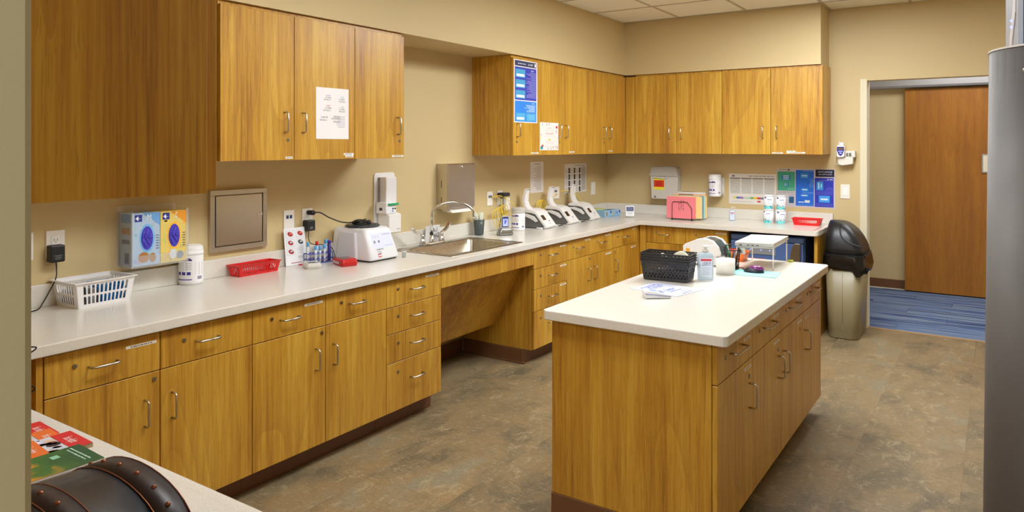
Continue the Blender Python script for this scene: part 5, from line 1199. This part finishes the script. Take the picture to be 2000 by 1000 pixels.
# riser and laptop
t = thing('laptop_riser', 'white wire riser with thin legs on the island', 'riser', (2.20, 4.19, .8645))
LEG = [(2.115, 3.985), (2.300, 4.020), (2.285, 4.385), (2.098, 4.350)]
for (x, y) in LEG: link('leg', MB(None, (236, 232, 226)).tube([(x, y, .8647), (x, y, .985)], .0035, 8), PLASTIC, t)
b = MB(None, (236, 232, 226)); Q = LEG+[LEG[0]]
for k in range(4): b.tube([(*Q[k], .985), (*Q[k+1], .985)], .004, 6)
for k in range(1, 8):
    u = k/8; b.tube([(LEG[0][0]+(LEG[3][0]-LEG[0][0])*u, LEG[0][1]+(LEG[3][1]-LEG[0][1])*u, .986), (LEG[1][0]+(LEG[2][0]-LEG[1][0])*u, LEG[1][1]+(LEG[2][1]-LEG[1][1])*u, .986)], .002, 5)
link('shelf', b, PLASTIC, t)
link('tag', MB(None, (238, 234, 226)).box(2.118, 2.16, 3.984, 3.9855, .945, .978), PAPER, t)
b = MB(); b.rows(lambda u, v: (u, 3.9835, v), 2.128, 2.150, .952, .968, 2, .005, (120, 100, 100), .1, 'c'); link('tag_print', b, PAPER, t, normals=False)
t = thing('laptop', 'closed white laptop resting on the white wire riser', 'laptop', (2.20, 4.19, .99))
lq = [(2.108, 3.975), (2.305, 4.012), (2.292, 4.395), (2.092, 4.355)]
link('base', MB(None, (206, 204, 200)).prism(lq, 'z', .990, 1.003, .002), PLASTIC, t); link('lid', MB(None, (232, 226, 216)).prism(lq, 'z', 1.0038, 1.012, .002), PLASTIC, t)
b = MB(None, (40, 40, 44))
for u in (.1, .3, .42, .55): x = 2.112+(.19*u); y = 3.9745+.036*u; b.box(x, x+.014, y-.0015, y+.001, .994, .998)
link('ports', b, PLASTIC, t)
link('charger_cord', MB(None, (24, 24, 26)).tube([(2.10, 3.972, .997), (2.06, 3.95, .985), (2.04, 4.05, .93), (2.03, 4.12, .868), (2.06, 4.14, .868)], .003, 6, curve=5), PLASTIC, t)
# mouse and mat
t = single('mouse_mat', MB().prism([(2.140, 3.775), (2.372, 3.790), (2.352, 3.968), (2.130, 3.972)], 'z', .8643, .8668, .0008), mat('aqua_mat', .7, base=(150, 214, 218)), 'pale aqua mouse mat on the island', 'mat', (2.25, 3.88, .8643))
t = thing('computer_mouse', 'purple and black computer mouse on the aqua mat', 'mouse', (2.232, 3.895, .867))
F = rot(2.232, 3.895, .867, 8)
def shell(sc, z0_, zmax, col):
    b = MB(F, col); rings = []
    for k in range(7):
        s_ = k/6; c = math.cos(s_*PI/2)**.8 if k < 6 else .08
        rings.append([(.052*c*sc*math.cos(2*PI*j/20)+.004*s_, .031*c*sc*math.sin(2*PI*j/20), z0_+(zmax-z0_)*math.sin(s_*PI/2)) for j in range(20)])
    return b.loft(rings, None, True)
link('base', shell(1, .0005, .030, (36, 38, 46)), PLASTIC, t); link('top_shell', MB(F, (120, 50, 110)).loft([[(.012+.040*c*math.cos(2*PI*j/18), .0265*c*math.sin(2*PI*j/18), z) for j in range(18)] for c, z in ((1, .016), (.93, .025), (.75, .0325), (.45, .0365), (.1, .038))], None, True), GLOSS, t)
link('cord', MB(None, (40, 28, 28)).tube([(2.185, 3.905, .877), (2.165, 3.93, .872), (2.15, 3.99, .869), (2.12, 4.0, .868), (2.09, 4.02, .868), (2.10, 3.93, .868)], .0022, 6, curve=5), PLASTIC, t)
single('scrap_note', MB(None, (206, 214, 90)).prism([(2.292, 4.37), (2.315, 4.36), (2.322, 4.388)], 'z', .8645, .875), PAPER, 'small yellow-green object by the far right leg of the riser', 'note', (2.31, 4.37, .8645))

# ------------------------------------------------------------------ near counter: booklets and trunk
def booklet(label, corners, z, th, draw, m=PAPER, base=(235, 235, 235), group='booklets'):
    c = Vector((sum(p[0] for p in corners)/4, sum(p[1] for p in corners)/4, z)); t = thing('booklet', label, 'booklet', tuple(c), group)
    link('pages', MB(None, base).prism(corners, 'z', z, z+th, .0004), PAPER, t)
    def G(e):
        def f(u, v):
            a, b_, c_, d = [Vector((*p, 0)) for p in corners]; p = a*(1-u)*(1-v)+b_*u*(1-v)+c_*u*v+d*(1-u)*v; return (p.x, p.y, z+th+.0003+e*.0003)
        return f
    if draw: b = MB(); draw(b, G); link('cover', b, m, t, normals=False)
    return t
def photo(banner):
    def f(b, G):
        g, g2, g3 = G(0), G(1), G(2); random.seed(sum(banner))
        b.flat(g, 0, 1, 0, 1, (206, 208, 216)); b.flat(g2, 0, 1, .0, .26, (64, 66, 84))
        for k in range(80):
            cx, cy, r = random.random(), random.uniform(.04, .76), random.uniform(.03, .11); c = random.choice(((190, 140, 110), (222, 186, 160), (70, 74, 100), (232, 232, 238), (150, 96, 74), (60, 40, 40), (200, 206, 220)))
            b.add([g2(min(1, max(0, cx+r*math.cos(2*PI*j/9))), min(.8, max(0, cy+r*.7*math.sin(2*PI*j/9)))) for j in range(9)], [tuple(range(9))], c)
        b.flat(g3, 0, 1, .80, 1, banner); b.text(G(3), 'triple aid', .13, .5, .895, (250, 235, 230), sq=.8)
    return f
# corners run: near-left, far-left ... v axis points to the banner edge (far from the wall)
def quadc(cx, cy, w_, h_, deg):
    c, s = math.cos(math.radians(deg)), math.sin(math.radians(deg)); return [(cx+c*a-s*b_, cy+s*a+c*b_) for a, b_ in ((-w_/2, -h_/2), (w_/2, -h_/2), (w_/2, h_/2), (-w_/2, h_/2))]
RED, ORA = (206, 40, 36), (226, 110, 40)
booklet('red-banner photo booklet at the far left of the fan on the near counter', quadc(1.425, .708, .115, .21, -3), .8645, .004, photo(RED))
booklet('orange-banner photo booklet in the middle of the fan on the near counter', quadc(1.505, .695, .115, .21, -3), .8688, .004, photo(ORA))
booklet('red-banner photo booklet on a thick pile in front of the fan', quadc(1.585, .705, .112, .21, -2), .8731, .009, photo(RED), base=(190, 160, 120))
booklet('red-banner photo booklet half hidden by the frame post on the near counter', quadc(1.475, .60, .105, .20, -4), .8825, .003, photo(RED))
booklet('orange-banner photo booklet lying over the fan, nearest the trunk', quadc(1.590, .625, .11, .20, -6), .8858, .004, photo(ORA))
def cov(b, G): b.flat(G(0), 0, 1, 0, 1, (80, 110, 60))
t = booklet('glossy green and orange illustrated booklet beside the trunk', quadc(1.712, .632, .115, .275, -2), .8905, .004, None)
q = quadc(1.712, .632, .115, .275, -2); link('cover', MB().prism(q, 'z', .8948, .8955), COVER, t)
b = MB(); gq = lambda u, v: (1.712+u, .632+v, .8958); b.rows(gq, -.045, .045, .105, .122, 2, .003, (190, 226, 200), .2, 'c'); b.flat(gq, -.03, -.012, .07, .085, (150, 206, 170)); link('cover_print', b, PAPER, t, normals=False)
t = thing('trunk', 'dark leather domed trunk with copper riveted bands on the near counter', 'trunk', (2.12, .5, .8645))
TX, RW, ZS, ZA = 2.125, .148, .948, 1.013
def arc(sc, y, dz=0, n=16): return [(TX+RW*sc*math.cos(PI*j/n), y, ZS+dz+(ZA-ZS)*sc*math.sin(PI*j/n)) for j in range(n+1)]
b = MB(); b.loft([arc(1, .352), arc(1, .642)], None, True); link('lid', b, LEATHER, t)
link('chest', MB().box(TX-.145, TX+.145, .355, .640, .8648, ZS-.002, .002), LEATHER, t)
def band(y0, y1, sc=1.02):
    A, B_ = arc(sc, y0), arc(sc, y1); C_, D_ = arc(.99, y1), arc(.99, y0)
    b = MB(); n = len(A); vs = A+B_+C_+D_; fs = []
    for i in range(n-1):
        for k in range(4): fs.append((k*n+i, k*n+i+1, ((k+1) % 4)*n+i+1, ((k+1) % 4)*n+i))
    fs += [(0, n, 2*n, 3*n), (n-1, 2*n-1, 3*n-1, 4*n-1)]; b.add(vs, fs, None, True); return b
for (y0, y1) in ((.600, .650), (.485, .530), (.355, .395)):
    o = link('band', band(y0, y1), BRONZE, t)
    for yy in (y0+.001, y1-.001): link('edge_wire', MB().tube(arc(1.022, yy), .0010, 5), COPPER, o)
    for j in (1.5, 3.3, 5.1, 6.9, 8.7, 10.5, 12.3, 14.1):
        a = PI*j/16; link('rivet', MB().ball((TX+RW*1.022*math.cos(a), (y0+y1)/2, ZS+(ZA-ZS)*1.022*math.sin(a)), .0042, 8), COPPER, o)
link('corner_flange', MB().box(TX-.152, TX+.152, .352, .652, ZS-.010, ZS-.001, .002), BRONZE, t)

# ------------------------------------------------------------------ tall metal cabinet and blue unit at the right edge
t = thing('metal_cabinet', 'tall brushed grey metal cabinet with a rounded corner at the right edge', 'cabinet', (3.6, 1.6, 0))
def colring(z, off):
    P = []
    for k in range(11):
        a = PI+PI/2*k/10; P.append((3.41+off+.12*math.cos(a), 1.39+.12*math.sin(a), z))
    return P+[(3.98, 1.27, z), (3.98, 1.95, z), (3.29+off, 1.95, z)]
link('shell', MB().loft([colring(.0, -.018), colring(1.684, 0)], None, True), brushed('grey_metal', (104, 100, 97), .62, (1, 1, 1)), t, normals=True)
link('top_edge', MB(None, (230, 228, 224)).loft([colring(1.6842, -.001), colring(1.687, -.001)], None, False), PLASTIC, t)
link('screw', MB().ball((3.336, 1.296, 1.648), .0045, 10), CHROME, t)
t = thing('blue_freezer_unit', 'blue and grey laboratory unit standing on the metal cabinet', 'freezer', (3.6, 1.7, 1.687))
F = rot(3.335, 1.50, 1.6872, 2.0)
link('cabinet', MB(F, (118, 150, 204)).prism([(.004, .0), (.50, .0), (.50, .40), (.004, .40)], 'z', .004, .55, .004), PLASTIC, t)
link('side_cover', MB(F, (158, 164, 178)).box(-.004, .0035, .001, .40, .004, .55, .001), PLASTIC, t)
link('side_panel', MB(F).prism([(.05, .085), (.22, .01), (.22, .06), (.05, .135)], 'x', -.006, -.0041), mat('panel_white', .4, base=(214, 212, 214)), t)
for z in (.070, .082): link('indicator_light', MB(F).ball((-.0065, .13, z), .003, 8), LED, t)
link('handle_recess', MB(F, (40, 66, 124)).prism([(.004, .004), (.018, .045), (.03, .06), (.45, .06), (.45, .004)], 'y', -.012, -.0005), PLASTIC, t)
